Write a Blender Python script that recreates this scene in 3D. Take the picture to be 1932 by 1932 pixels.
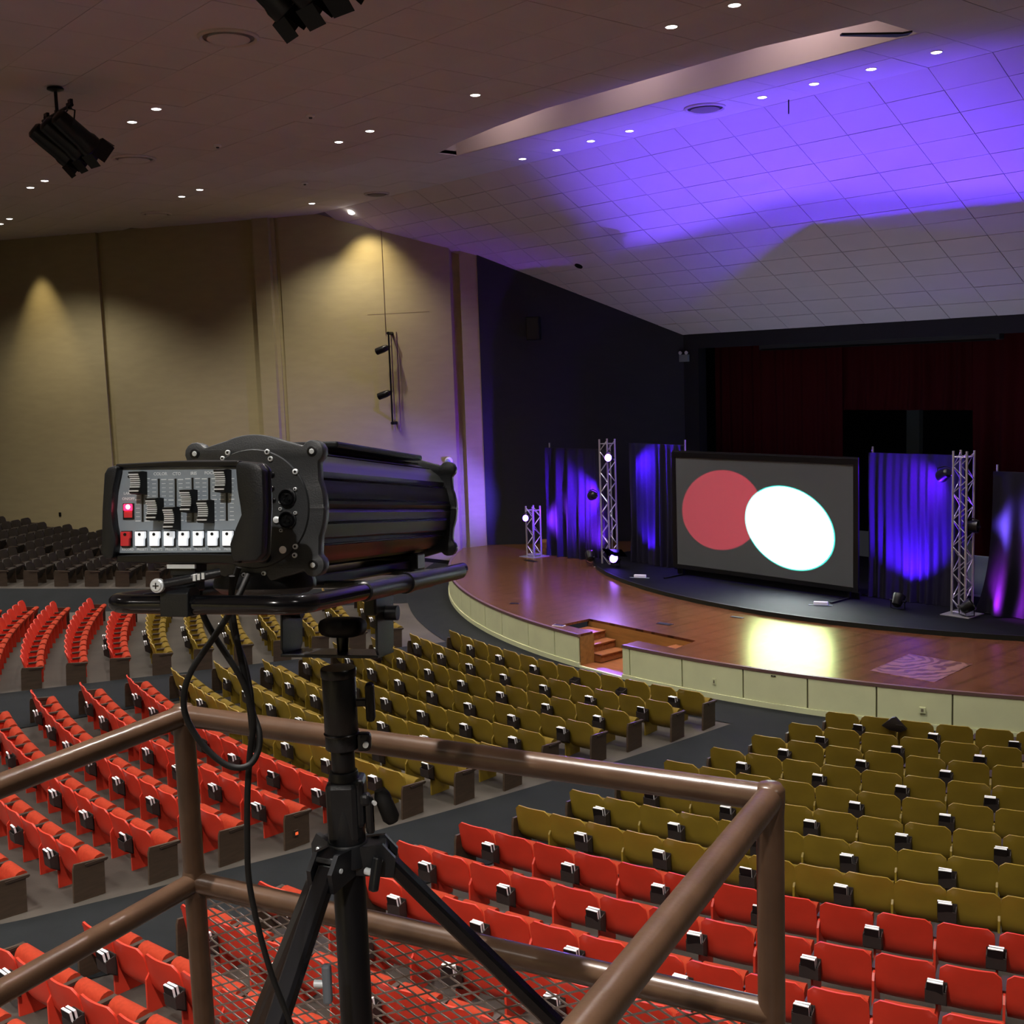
import bpy, bmesh, math, random
from math import sin, cos, pi, atan2, hypot, sqrt, radians
from mathutils import Vector, Matrix
from mathutils.geometry import tessellate_polygon
random.seed(7)
SC = bpy.context.scene
COL = SC.collection
for o in list(bpy.data.objects): bpy.data.objects.remove(o)

# ------------------------------------------------------------------ camera, world, exposure
PITCH, ROLL, YAW, CAMZ, FPX = 6.8165, -1.9536, 49.7, 6.009, 2203.4
def cam_axes():
    p, r, y = radians(PITCH), radians(ROLL), radians(YAW)
    f = Vector((-sin(y)*cos(p), cos(y)*cos(p), -sin(p)))
    rt = Vector((cos(y), sin(y), 0)); up = rt.cross(f)
    return cos(r)*rt + sin(r)*up, -sin(r)*rt + cos(r)*up, f
CR, CU, CF = cam_axes()
cd = bpy.data.cameras.new('camera'); cam = bpy.data.objects.new('camera', cd); COL.objects.link(cam)
cd.sensor_width = 36; cd.lens = 36*FPX/1932; cd.clip_start = .05; cd.clip_end = 200
cam.matrix_world = Matrix(((CR.x, CU.x, -CF.x, 0), (CR.y, CU.y, -CF.y, 0), (CR.z, CU.z, -CF.z, CAMZ), (0, 0, 0, 1)))
SC.camera = cam
w = bpy.data.worlds.new('world'); SC.world = w; w.use_nodes = True
w.node_tree.nodes['Background'].inputs[0].default_value = (.05, .05, .06, 1)
w.node_tree.nodes['Background'].inputs[1].default_value = .3
SC.view_settings.view_transform = 'Standard'; SC.view_settings.look = 'None'
SC.view_settings.exposure = 0.0; SC.view_settings.gamma = 1.0; SC.view_settings.use_curve_mapping = False
try:
    SC.cycles.use_light_tree = True; SC.cycles.max_bounces = 6; SC.cycles.diffuse_bounces = 4
    SC.cycles.sample_clamp_indirect = 4; SC.cycles.use_denoising = True; SC.cycles.caustics_reflective = False
except Exception: pass

def aim(o, target):
    d = Vector(target) - o.location
    o.rotation_euler = d.to_track_quat('-Z', 'Y').to_euler()
def spot(name, loc, target, power, color, size_deg, blend=.3, radius=.05):
    l = bpy.data.lights.new(name, 'SPOT'); l.energy = power; l.color = color
    l.spot_size = radians(size_deg); l.spot_blend = blend; l.shadow_soft_size = radius
    o = bpy.data.objects.new(name, l); COL.objects.link(o); o.location = loc; aim(o, target); return o
K_HOUSE = 680
WARM = (1, .90, .80); VIO = (.16, .06, 1.0); MAG = (.85, .12, .75)
# follow spot beams
SPO = Vector((-1.40604768, 0.73984884, 5.83973032))
SA = Vector((-0.6129187, 0.78075851, -0.12143648)); SR = Vector((0.78657982, 0.61748861, 0)); SU = SR.cross(SA)
lensp = SPO + SA*.80
spot('red_beam', lensp, (-18.096, 22, 2.533), 185000, (1, .045, .09), 4.22, .03, .012)
WS = Vector((-30.5, 5.5, 6.2))
spot('white_beam', WS, (-16.2, 22, 2.26), 8000000, (1, .99, .93), 4.70, .03, .012)
spot('white_beam_fringe', WS, (-16.2, 22, 2.26), 560000, (.05, 1, .75), 4.86, .03, .012)
# ceiling violet wash: truss-foot lamp and an added unseen one, cut by added flaps
WLA = Vector((-21.55, 21.55, 1.02)); WLB = Vector((-9.6, 21.3, 1.02))
spot('wash_left', WLA, (-18.2, 22.4, 9.8), 5400, (.15, .066, 1.0), 66, 1.0, .012)
spot('wash_right', WLB, (-14.0, 22.2, 10.0), 5400, (.16, .068, 1.0), 66, 1.0, .012)

# ------------------------------------------------------------------ materials
def mat(name, col, rough=.6, metal=0, spec=.5, noise=0, nscale=8, bump=0, bscale=60, emit=None, estr=0, sheen=0, coat=0, stretch=None, col2=None, coord='Object'):
    m = bpy.data.materials.new(name); m.use_nodes = True; nt = m.node_tree; b = nt.nodes['Principled BSDF']
    b.inputs['Base Color'].default_value = (*col, 1); b.inputs['Roughness'].default_value = rough
    b.inputs['Metallic'].default_value = metal; b.inputs['Specular IOR Level'].default_value = spec
    if sheen: b.inputs['Sheen Weight'].default_value = sheen
    if coat: b.inputs['Coat Weight'].default_value = coat; b.inputs['Coat Roughness'].default_value = .12
    if emit: b.inputs['Emission Color'].default_value = (*emit, 1); b.inputs['Emission Strength'].default_value = estr
    tc = nt.nodes.new('ShaderNodeTexCoord'); mp = nt.nodes.new('ShaderNodeMapping'); nt.links.new(tc.outputs[coord], mp.inputs[0])
    if stretch: mp.inputs['Scale'].default_value = stretch
    if noise or col2:
        n = nt.nodes.new('ShaderNodeTexNoise'); n.inputs['Scale'].default_value = nscale; n.inputs['Detail'].default_value = 5
        nt.links.new(mp.outputs[0], n.inputs[0])
        r = nt.nodes.new('ShaderNodeValToRGB'); e = r.color_ramp.elements
        e[0].position = .3; e[1].position = .7
        c2 = col2 if col2 else tuple(min(1, c*(1+noise)) for c in col)
        c1 = col if col2 else tuple(c*(1-noise) for c in col)
        e[0].color = (*c1, 1); e[1].color = (*c2, 1)
        nt.links.new(n.outputs[0], r.inputs[0]); nt.links.new(r.outputs[0], b.inputs['Base Color'])
    if bump:
        n2 = nt.nodes.new('ShaderNodeTexNoise'); n2.inputs['Scale'].default_value = bscale; n2.inputs['Detail'].default_value = 4
        nt.links.new(mp.outputs[0], n2.inputs[0])
        bp = nt.nodes.new('ShaderNodeBump'); bp.inputs['Strength'].default_value = bump; bp.inputs['Distance'].default_value = .01
        nt.links.new(n2.outputs[0], bp.inputs['Height']); nt.links.new(bp.outputs[0], b.inputs['Normal'])
    return m
M = {}
M['red'] = mat('red_plastic', (.66, .048, .024), .38, noise=.08, nscale=3, bump=.05, bscale=200)
M['redf'] = mat('red_fabric', (.36, .040, .016), .9, spec=.15, noise=.12, nscale=30, bump=.2, bscale=400)
M['olive'] = mat('olive_plastic', (.31, .215, .024), .42, noise=.10, nscale=3, bump=.05, bscale=200)
M['olivef'] = mat('olive_fabric', (.17, .115, .018), .9, spec=.15, noise=.12, nscale=30, bump=.2, bscale=400)
M['brown'] = mat('brown_seat', (.011, .007, .005), .6, noise=.15, nscale=6)
M['panel'] = mat('brown_end_panel', (.060, .040, .026), .5, noise=.2, nscale=4, stretch=(1, 1, 6))
M['arm'] = mat('dark_arm', (.045, .03, .022), .4)
M['rackm'] = mat('rack_board', (.030, .022, .020), .6, noise=.15)
M['bookc'] = mat('book_cover', (.009, .006, .007), .45)
M['pages'] = mat('pages', (.90, .92, .95), .7, bump=.1, bscale=300)
M['concrete'] = mat('concrete_floor', (.062, .053, .043), .7, noise=.25, nscale=1.2, bump=.15, bscale=30)
M['carpet'] = mat('grey_carpet', (.015, .0175, .019), .95, noise=.12, nscale=2, bump=.5, bscale=500, spec=.2)
M['wallY'] = mat('tan_wall', (.35, .30, .155), .75, noise=.05, nscale=1.5, bump=.12, bscale=14, stretch=(1, 1, 4))
M['grv'] = mat('tan_wall_groove', (.20, .15, .085), .8)
M['wallB'] = mat('black_wall', (.008, .009, .011), .7, noise=.15, nscale=2, bump=.3, bscale=12, stretch=(1, 1, 3))
M['ceil'] = mat('ceiling_tile', (.60, .55, .53), .85, noise=.035, nscale=.8, bump=.15, bscale=120)
M['seam'] = mat('ceiling_backing', (.20, .17, .16), .9)
M['cream'] = mat('cream_panel', (.72, .76, .47), .55, noise=.05, nscale=2)
M['creamseam'] = mat('dark_cream', (.16, .15, .09), .8)  # darker cream of panel joints and plate covers
M['black'] = mat('black_metal', (.004, .004, .005), .34, spec=.3)
M['satin'] = mat('satin_black_casting', (.008, .009, .011), .36, spec=.32, noise=.1, nscale=40, bump=.1, bscale=500)
M['gloss'] = mat('gloss_black_tube', (.004, .004, .005), .16, spec=.38)
M['rubber'] = mat('black_rubber', (.005, .005, .005), .6, spec=.25)
M['alu'] = mat('aluminium', (.62, .62, .64), .35, metal=.8)
M['chrome'] = mat('chrome', (.8, .8, .8), .15, metal=1)
M['rail'] = mat('brown_rail_paint', (.062, .034, .020), .30, noise=.18, nscale=14, spec=.4, coat=.12, bump=.05, bscale=60)
M['meshm'] = mat('expanded_steel', (.20, .16, .145), .45, metal=.3)
M['vinyl'] = mat('black_stage_carpet', (.0035, .0038, .005), .75, spec=.08, noise=.3, nscale=3)
M['drape'] = mat('black_drape', (.012, .011, .020), .85, spec=.1, bump=.2, bscale=300)
M['redcurt'] = mat('red_curtain', (.050, .0035, .004), .95, spec=.1)
M['screen'] = mat('screen_sheet', (.060, .067, .071), .7)
M['white'] = mat('white_paint', (.8, .8, .78), .5)
M['face'] = mat('grey_face_plate', (.24, .29, .34), .5, noise=.05, nscale=60)
M['key'] = mat('white_key', (.92, .95, .97), .4, emit=(.9, .95, 1), estr=.55)
M['redkey'] = mat('red_key', (.65, .03, .04), .4)
M['print'] = mat('white_print', (.70, .76, .80), .6)
M['lampred'] = mat('lit_red_rocker', (.9, .01, .03), .3, emit=(1, .01, .05), estr=6)
M['lamppink'] = mat('lit_red_core', (.9, .3, .4), .3, emit=(1, .35, .5), estr=18)
M['silver'] = mat('silver_cap', (.70, .75, .78), .3, metal=.25)
M['bulb'] = mat('downlight_lens', (1, 1, 1), .3, emit=(1, .93, .88), estr=14)
M['violamp'] = mat('violet_lens', (.3, .2, 1), .3, emit=(.14, .05, 1), estr=45)
M['glass'] = mat('dark_lens', (.02, .02, .03), .08, coat=.5)
M['copper'] = mat('orange_label', (.9, .12, .03), .4, emit=(1, .15, .05), estr=.6)
M['greyboard'] = mat('grey_green_board', (.20, .25, .24), .6)
M['greydark'] = mat('dark_grey', (.035, .040, .040), .6)
M['ply'] = mat('plywood_patch', (.24, .115, .07), .35, coat=.3)
# wood for the stage: strip floor with fine joints
def wood_stage(name='stage_wood', rough=.16, c1=(.085, .025, .013), c2=(.165, .055, .028)):
    m = mat(name, c1, rough); nt = m.node_tree; b = nt.nodes['Principled BSDF']; b.inputs['Specular IOR Level'].default_value = .55
    tc = nt.nodes.new('ShaderNodeTexCoord')
    mp = nt.nodes.new('ShaderNodeMapping'); mp.inputs['Scale'].default_value = (.55, 13, 1); nt.links.new(tc.outputs['Object'], mp.inputs[0])
    br = nt.nodes.new('ShaderNodeTexBrick'); nt.links.new(mp.outputs[0], br.inputs[0])
    br.inputs['Color1'].default_value = (*c1, 1); br.inputs['Color2'].default_value = (*c2, 1)
    br.inputs['Mortar'].default_value = (c1[0]*.45, c1[1]*.45, c1[2]*.45, 1); br.inputs['Mortar Size'].default_value = .025; br.inputs['Scale'].default_value = 1
    n = nt.nodes.new('ShaderNodeTexNoise'); n.inputs['Scale'].default_value = .7; n.inputs['Detail'].default_value = 7
    mp2 = nt.nodes.new('ShaderNodeMapping'); mp2.inputs['Scale'].default_value = (.6, 3, 1); nt.links.new(tc.outputs['Object'], mp2.inputs[0]); nt.links.new(mp2.outputs[0], n.inputs[0])
    mx = nt.nodes.new('ShaderNodeMixRGB'); mx.blend_type = 'MULTIPLY'; mx.inputs[0].default_value = .28
    cr = nt.nodes.new('ShaderNodeValToRGB'); cr.color_ramp.elements[0].position = .35; cr.color_ramp.elements[0].color = (.62, .60, .60, 1); cr.color_ramp.elements[1].position = .65
    nt.links.new(n.outputs[0], cr.inputs[0]); nt.links.new(br.outputs[0], mx.inputs[1]); nt.links.new(cr.outputs[0], mx.inputs[2])
    nt.links.new(mx.outputs[0], b.inputs['Base Color'])
    mr = nt.nodes.new('ShaderNodeMapRange'); mr.inputs[3].default_value = rough; mr.inputs[4].default_value = rough+.05
    nt.links.new(n.outputs[0], mr.inputs[0]); nt.links.new(mr.outputs[0], b.inputs['Roughness'])
    b.inputs['Specular IOR Level'].default_value = 0
    gl = nt.nodes.new('ShaderNodeBsdfGlossy'); gl.inputs['Color'].default_value = (.90, .97, .44, 1); nt.links.new(mr.outputs[0], gl.inputs['Roughness'])
    fr = nt.nodes.new('ShaderNodeFresnel'); fr.inputs[0].default_value = 1.5; ms = nt.nodes.new('ShaderNodeMixShader')
    nt.links.new(fr.outputs[0], ms.inputs[0]); nt.links.new(b.outputs[0], ms.inputs[1]); nt.links.new(gl.outputs[0], ms.inputs[2]); nt.links.new(ms.outputs[0], nt.nodes['Material Output'].inputs[0])
    return m
M['wood'] = wood_stage(rough=.23)
M['flapm'] = mat('flap_black', (.0015, .0015, .0015), 1, spec=0)  # near-black of the added wash flaps
M['plate'] = mat('grey_black_casting', (.026, .029, .032), .42, noise=.1, nscale=40, bump=.1, bscale=500)
M['stair'] = mat('stair_wood', (.26, .09, .030), .4, noise=.25, nscale=3, stretch=(1, 6, 6))
M['oak'] = mat('well_wood', (.30, .145, .040), .4, noise=.2, nscale=2, stretch=(1, 6, 6))

# ------------------------------------------------------------------ mesh helpers
class MB:
    def __init__(s): s.v = []; s.f = []; s.mi = []
    def add(s, vs, fs, mi=0):
        n = len(s.v); s.v += [tuple(v) for v in vs]; s.f += [tuple(i+n for i in f) for f in fs]; s.mi += [mi]*len(fs); return s
    def box(s, c, d, rz=0, mi=0, M4=None):
        vs = []
        for z in (-1, 1):
            for x, y in ((-1, -1), (1, -1), (1, 1), (-1, 1)):
                px, py = x*d[0]/2, y*d[1]/2
                vs.append(Vector((c[0]+px*cos(rz)-py*sin(rz), c[1]+px*sin(rz)+py*cos(rz), c[2]+z*d[2]/2)))
        if M4: vs = [M4 @ v for v in vs]
        return s.add(vs, [(3, 2, 1, 0), (4, 5, 6, 7), (0, 1, 5, 4), (1, 2, 6, 5), (2, 3, 7, 6), (3, 0, 4, 7)], mi)
    def cyl(s, p0, p1, r0, r1=None, n=16, cap=True, mi=0):
        p0, p1 = Vector(p0), Vector(p1); r1 = r0 if r1 is None else r1
        d = (p1-p0).normalized(); a = d.orthogonal().normalized(); b = d.cross(a)
        vs = [p0+(a*cos(2*pi*k/n)+b*sin(2*pi*k/n))*r0 for k in range(n)] + [p1+(a*cos(2*pi*k/n)+b*sin(2*pi*k/n))*r1 for k in range(n)]
        fs = [(k, (k+1) % n, n+(k+1) % n, n+k) for k in range(n)]
        if cap: fs += [tuple(reversed(range(n))), tuple(range(n, 2*n))]
        return s.add(vs, fs, mi)
    def lathe(s, p0, axis, prof, n=24, mi=0, cap=True):     # prof: (dist along axis, radius)
        p0 = Vector(p0); d = Vector(axis).normalized(); a = d.orthogonal().normalized(); b = d.cross(a); vs = []; fs = []
        for (t, r) in prof: vs += [p0+d*t+(a*cos(2*pi*k/n)+b*sin(2*pi*k/n))*r for k in range(n)]
        for j in range(len(prof)-1):
            for k in range(n): fs.append((j*n+k, j*n+(k+1) % n, (j+1)*n+(k+1) % n, (j+1)*n+k))
        if cap: fs += [tuple(reversed(range(n))), tuple(range((len(prof)-1)*n, len(prof)*n))]
        return s.add(vs, fs, mi)
    def tube(s, pts, r, n=10, mi=0):
        pts = [Vector(p) for p in pts]; vs = []; fs = []; up = None
        for i, p in enumerate(pts):
            d = (pts[min(i+1, len(pts)-1)]-pts[max(i-1, 0)]).normalized()
            if up is None: up = d.orthogonal().normalized()
            up = (up - d*up.dot(d)).normalized(); b = d.cross(up)
            vs += [p+(up*cos(2*pi*k/n)+b*sin(2*pi*k/n))*r for k in range(n)]
        for j in range(len(pts)-1):
            for k in range(n): fs.append((j*n+k, j*n+(k+1) % n, (j+1)*n+(k+1) % n, (j+1)*n+k))
        fs += [tuple(reversed(range(n))), tuple(range((len(pts)-1)*n, len(pts)*n))]
        return s.add(vs, fs, mi)
    def prism(s, poly, z0, z1, mi=0, fn=None):      # 2-D polygon (convex or not) pulled from z0 to z1; fn maps (x,y,z) -> point
        fn = fn or (lambda x, y, z: (x, y, z)); n = len(poly)
        vs = [fn(x, y, z0) for x, y in poly] + [fn(x, y, z1) for x, y in poly]
        fs = [(k, (k+1) % n, n+(k+1) % n, n+k) for k in range(n)]
        tr = tessellate_polygon([[Vector((x, y, 0)) for x, y in poly]])
        fs += [tuple(reversed(t)) for t in tr] + [tuple(i+n for i in t) for t in tr]
        return s.add(vs, fs, mi)
    def mesh(s, name, mats, smooth=None, bevel=0):
        me = bpy.data.meshes.new(name); me.from_pydata(s.v, [], s.f); me.validate()
        bm = bmesh.new(); bm.from_mesh(me); bmesh.ops.recalc_face_normals(bm, faces=bm.faces)
        if bevel: bmesh.ops.bevel(bm, geom=[e for e in bm.edges if e.is_manifold and e.calc_face_angle(0) > .6], offset=bevel, segments=2, affect='EDGES', profile=.5)
        bm.to_mesh(me); bm.free()
        for m in (mats if isinstance(mats, (list, tuple)) else [mats]): me.materials.append(m)
        if not bevel and len(me.polygons) == len(s.mi): me.polygons.foreach_set('material_index', s.mi)
        if smooth is not None:
            me.polygons.foreach_set('use_smooth', [True]*len(me.polygons)); me.set_sharp_from_angle(angle=radians(smooth))
        return me
    def build(s, name, mats, parent=None, smooth=None, bevel=0, label=None, cat=None, group=None, kind=None):
        o = bpy.data.objects.new(name, s.mesh(name, mats, smooth, bevel)); COL.objects.link(o)
        if parent: o.parent = parent
        tag(o, label, cat, group, kind); return o
def tag(o, label=None, cat=None, group=None, kind=None):
    if label: o['label'] = label
    if cat: o['category'] = cat
    if group: o['group'] = group
    if kind: o['kind'] = kind
    return o
def thing(name, label, cat, loc=(0, 0, 0), rz=0, group=None):
    o = bpy.data.objects.new(name, None); COL.objects.link(o); o.location = loc; o.rotation_euler = (0, 0, rz); o.empty_display_size = .1
    return tag(o, label, cat, group)
def link_mesh(name, me, parent=None, loc=(0, 0, 0), rz=0):
    o = bpy.data.objects.new(name, me); COL.objects.link(o); o.parent = parent; o.location = loc; o.rotation_euler = (0, 0, rz); return o
def copy_tree(o, parent=None):
    c = o.copy(); COL.objects.link(c); c.parent = parent
    for ch in o.children: copy_tree(ch, c)
    return c
def text_mesh(body, size, mats, bold=False):
    cu = bpy.data.curves.new('t', 'FONT'); cu.body = body; cu.size = size; cu.align_x = 'CENTER'; cu.align_y = 'CENTER'; cu.resolution_u = 2; cu.extrude = size*.02
    if bold: cu.offset = size*.02
    t = bpy.data.objects.new('t', cu); COL.objects.link(t); dg = bpy.context.evaluated_depsgraph_get(); dg.update()
    me = bpy.data.meshes.new_from_object(t.evaluated_get(dg)); bpy.data.objects.remove(t); me.materials.clear(); me.materials.append(mats); return me
def proj(p):
    v = Vector(p) - Vector((0, 0, CAMZ)); d = v.dot(CF)
    if d < .05: return None
    return 966+FPX*v.dot(CR)/d, 966-FPX*v.dot(CU)/d, d

# ------------------------------------------------------------------ hall geometry
CX, CY = -15.595, 32.2575            # centre of the seating and stage arcs
def P(r, th): return (CX + r*sin(th), CY - r*cos(th))
def interp(x, T):
    if x <= T[0][0]: return T[0][1]
    for (a, b), (c, d) in zip(T, T[1:]):
        if x <= c: return b+(d-b)*(x-a)/(c-a)
    return T[-1][1]
ZM = [(17.5, 0), (26.4, .11), (28.9, .14), (31, .4), (36, 1.2), (46, 3.0)]
ZS = [(16.7, .0), (19, .2), (30, .70), (32, .96), (34.4, 1.19), (46, 2.6)]
def floorz(r, th):
    w = (abs(th)-.57)/.09; w = max(0, min(1, w)); w = w*w*(3-2*w)
    return interp(r, ZM)*(1-w) + interp(r, ZS)*w
AX = -16.4                           # hall axis
# floor
b = MB(); rs = [15.5+.5*k for k in range(62)]; ths = [-1.5+.03*k for k in range(101)]
for r in rs:
    for t in ths: b.v.append((*P(r, t), floorz(r, t)))
nt_ = len(ths)
for i in range(len(rs)-1):
    for j in range(nt_-1): b.f.append((i*nt_+j, i*nt_+j+1, (i+1)*nt_+j+1, (i+1)*nt_+j)); b.mi.append(0)
floor = b.build('floor', M['concrete'], smooth=60, kind='structure')
def strip(name, r0, r1, thA, thB, m, dz=.012, parent=None, nr=40, ntt=10):
    b = MB()
    for i in range(nr+1):
        r = r0+(r1-r0)*i/nr; a, c = thA(r), thB(r)
        for j in range(ntt+1):
            t = a+(c-a)*j/ntt; b.v.append((*P(r, t), floorz(r, t)+dz))
    for i in range(nr):
        for j in range(ntt): b.f.append((i*(ntt+1)+j, i*(ntt+1)+j+1, (i+1)*(ntt+1)+j+1, (i+1)*(ntt+1)+j)); b.mi.append(0)
    return b.build(name, m, parent, smooth=60)
R1, DR = 18.071, .8292
def row_r(i): return R1+DR*(i-1)
def thB_right(r): return .179-.0075*(r-R1)/DR
def thC_left(r): return thB_right(r) + 2.05/r
def thB_left(r): return -.232+.0035*(r-R1)/DR
tag(strip('aisle_carpet', 17.5, 36, lambda r: thB_right(r)+.14/r, lambda r: thC_left(r)-.02/r, M['carpet'], parent=floor))
tag(strip('aisle_carpet', 17.5, 36, lambda r: -.300, lambda r: thB_left(r)-.02/r, M['carpet'], parent=floor))
tag(strip('aisle_carpet', 17.5, 36, lambda r: -.655, lambda r: -.58, M['carpet'], parent=floor))
tag(strip('aisle_carpet', 16.2, 17.5, lambda r: -1.0, lambda r: 1.0, M['carpet'], parent=floor, nr=4, ntt=80))

# ---- side wall (left) with joints and pilaster
WD = Vector((.852, .523, 0)).normalized(); WN = Vector((WD.y, -WD.x, 0)); W0 = Vector((-43.18, 13.6, 0))
def W(t, off=0): v = W0+WD*t+WN*off; return (v.x, v.y)
prof = [(-16, 0), (3.95, 0), (3.95, -.14), (4.22, -.14), (4.22, 0), (10.05, 0), (10.05, .16), (10.62, .16), (10.62, 0), (10.75, 0), (10.75, -.06), (10.9, -.06), (10.9, 0), (16.72, 0), (16.72, -.22), (17.05, -.22), (17.05, 0), (17.62, 0)]
poly = [W(t, o) for t, o in prof] + [W(17.62, -.6), W(-16, -.6)]
b = MB().prism(poly, -.1, 12.2)
wl = b.build('wall_left', M['wallY'], kind='structure')
bb = MB().prism([W(-16, .03), W(16.7, .03), W(16.7, 0), W(-16, 0)], 0, 1)
b = MB()
N = 60
for k in range(N):
    t0, t1 = -16+32.7*k/N, -16+32.7*(k+1)/N
    def fz(t):
        x, y = W(t, .03); r = hypot(x-CX, y-CY); th = atan2(x-CX, CY-y); return floorz(r, th)
    za, zb = fz(t0), fz(t1)
    vs = [(*W(t0, 0), za-.05), (*W(t1, 0), zb-.05), (*W(t1, .03), zb-.05), (*W(t0, .03), za-.05), (*W(t0, 0), za+.12), (*W(t1, 0), zb+.12), (*W(t1, .03), zb+.12), (*W(t0, .03), za+.12)]
    b.add(vs, [(3, 2, 1, 0), (4, 5, 6, 7), (0, 1, 5, 4), (1, 2, 6, 5), (2, 3, 7, 6), (3, 0, 4, 7)])
b.build('baseboard_left', M['rubber'], kind='structure')
# horizontal control joint of the painted wall
b = MB().prism([W(13.9, .004), W(16.0, .004), W(16.0, 0), W(13.9, 0)], 7.96, 7.975); b.build('wall_joint', M['grv'], wl)
# black splay wall and its mirror, mirrored side wall, rear wall
C1 = W(17.62, 0); PC = (-23.95, 27.4)
def quadwall(name, a, c, z0, z1, m, th=.3, side=1):
    d = Vector((c[0]-a[0], c[1]-a[1], 0)).normalized(); n = Vector((-d.y, d.x, 0))*th*side
    return MB().prism([a, c, (c[0]+n.x, c[1]+n.y), (a[0]+n.x, a[1]+n.y)], z0, z1).build(name, m, kind='structure')
wb = quadwall('wall_stage_left', (C1[0]+.03, C1[1]-.02), PC, 0, 11, M['wallB'])
mir = lambda p: (2*AX-p[0], p[1])
quadwall('wall_stage_right', mir(PC), mir(C1), 0, 11, M['wallB'])
quadwall('wall_right', mir(C1), (2*AX-W(-16)[0], W(-16)[1]), -.1, 12.2, M['wallY'])
quadwall('wall_rear', (W(-16)[0], W(-16)[1]), (W(-16)[0]+2, -13.5), -.1, 12.2, M['wallY'], side=-1)
quadwall('wall_rear', (-54.5, -13.5), (22, -13.5), -.1, 12.2, M['wallY'], side=-1)
quadwall('wall_rear', (22, -13.5), (2*AX-W(-16)[0], W(-16)[1]), -.1, 12.2, M['wallY'], side=-1)
# proscenium header, jambs and the stage house
MB().box((AX, 27.6, 6.85), (15.6, .4, .62)).build('trim_1', M['wallB'], kind='structure')
MB().box((AX, 27.6, 9.4), (15.6, .3, 4.5)).build('wall_proscenium', M['wallB'], kind='structure')
MB().box((-23.75, 27.58, 3.6), (.75, .35, 7.2), bb and 0).build('trim_2', M['wallB'], kind='structure')
MB().box((2*AX+23.75, 27.58, 3.6), (.75, .35, 7.2)).build('trim_3', M['wallB'], kind='structure')
MB().box((AX, 36.2, 5), (20, .3, 10)).box((AX-9.9, 32, 5), (.3, 8.6, 10)).box((AX+9.9, 32, 5), (.3, 8.6, 10)).box((AX, 32, 9.9), (20, 8.6, .2)).build('wall_stage_back', M['wallB'], kind='structure')

# ---- ceiling: flat part at 11.2, front slope down to the proscenium
ZC = 11.2; YC = 20.0; SL = (ZC-6.97)/(27.4-YC)
ceilb = MB()
ceilb.box(((-60+30)/2, (-16+16.25)/2, ZC+.06), (90, 32.25, .08)); ceilb.box((-15, (17.82+YC)/2, ZC+.06), (90, YC-17.82, .08))
ceilb.box(((-60-22.6)/2, 17.035, ZC+.06), (60-22.6, 1.57, .08)); ceilb.box(((-10.5+30)/2, 17.035, ZC+.06), (40.5, 1.57, .08))
# tapered rear edge of the light slot
vs = []
for x in (-45, 15):
    for y, dz in ((YC, .02), (27.5, .02), (27.5, .12), (YC, .12)): vs.append((x, y, ZC-SL*(y-YC)+dz))
ceilb.add(vs, [(0, 1, 2, 3), (7, 6, 5, 4), (0, 4, 5, 1), (1, 5, 6, 2), (2, 6, 7, 3), (3, 7, 4, 0)])
ceil = ceilb.build('ceiling', M['seam'], kind='structure')
# the slot's inner faces
b = MB().box((-16.55, 17.85, ZC+.65), (12.2, .08, 1.3)).box((-16.55, 16.2, ZC+.65), (12.2, .08, 1.3)).box((-22.64, 17, ZC+.65), (.08, 1.7, 1.3)).box((-10.46, 17, ZC+.65), (.08, 1.7, 1.3)).box((-16.55, 17, ZC+1.3), (12.2, 1.7, .06))
b.build('light_slot', M['ceil'], ceil)
MB().prism([(-22.62, 16.24), (-17.6, 16.24), (-19.6, 16.5), (-21.3, 16.85), (-22.62, 17.25)], ZC-.005, ZC+.1).build('slot_infill', M['ceil'], ceil)
MB().prism([(-10.48, 16.24), (-10.48, 16.6), (-12.6, 16.24)], ZC-.005, ZC+.1).build('slot_infill', M['ceil'], ceil)
MB().box((-23.14, 17.035, ZC+.008), (1.07, 1.56, .026)).build('slot_infill', M['ceil'], ceil); MB().box((-9.84, 17.035, ZC+.008), (1.30, 1.56, .026)).build('slot_infill', M['ceil'], ceil)
for x in (-20.5, -16.5, -12.5): spot('slot_lamp', (x, 16.5, ZC+1.1), (x, 17.82, ZC+.15), 55 if x < -14 else 90, (1, .72, .70), 150, .8, .1)
# tiles
def inside(x, y):                 # plan of the room under the flat part
    v = Vector((x, y, 0))-W0
    vm = Vector((2*AX-x, y, 0))-W0
    return v.dot(WN) > -.5 and vm.dot(WN) > -.5
tiles = []
ys = [YC, 18.8, 17.82, 16.25, 15.05] + [15.05-1.2*k for k in range(1, 24)]
for j in range(len(ys)-1):
    y1, y0 = ys[j], ys[j+1]
    for i in range(-26, 27):
        x0 = -16.43+1.21*i; x1 = x0+1.21
        if not inside((x0+x1)/2, (y0+y1)/2): continue
        if y1 <= 17.83 and y0 >= 16.2 and x1 > -22.7 and x0 < -10.4:
            continue
        q = proj(((x0+x1)/2, (y0+y1)/2, ZC)); vis = q and -90 < q[0] < 2020 and -90 < q[1] < 2020
        tiles.append((0 if vis else 1, q[2] if q else 99, x0, x1, y0, y1))
tiles.sort(); flat = tiles[:300]; rest = tiles[300:]
def tile_box(mb, x0, x1, y0, y1, g=.0045):
    mb.box(((x0+x1)/2, (y0+y1)/2, ZC+.008), (x1-x0-2*g, y1-y0-2*g, .026))
me_cache = {}
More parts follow.
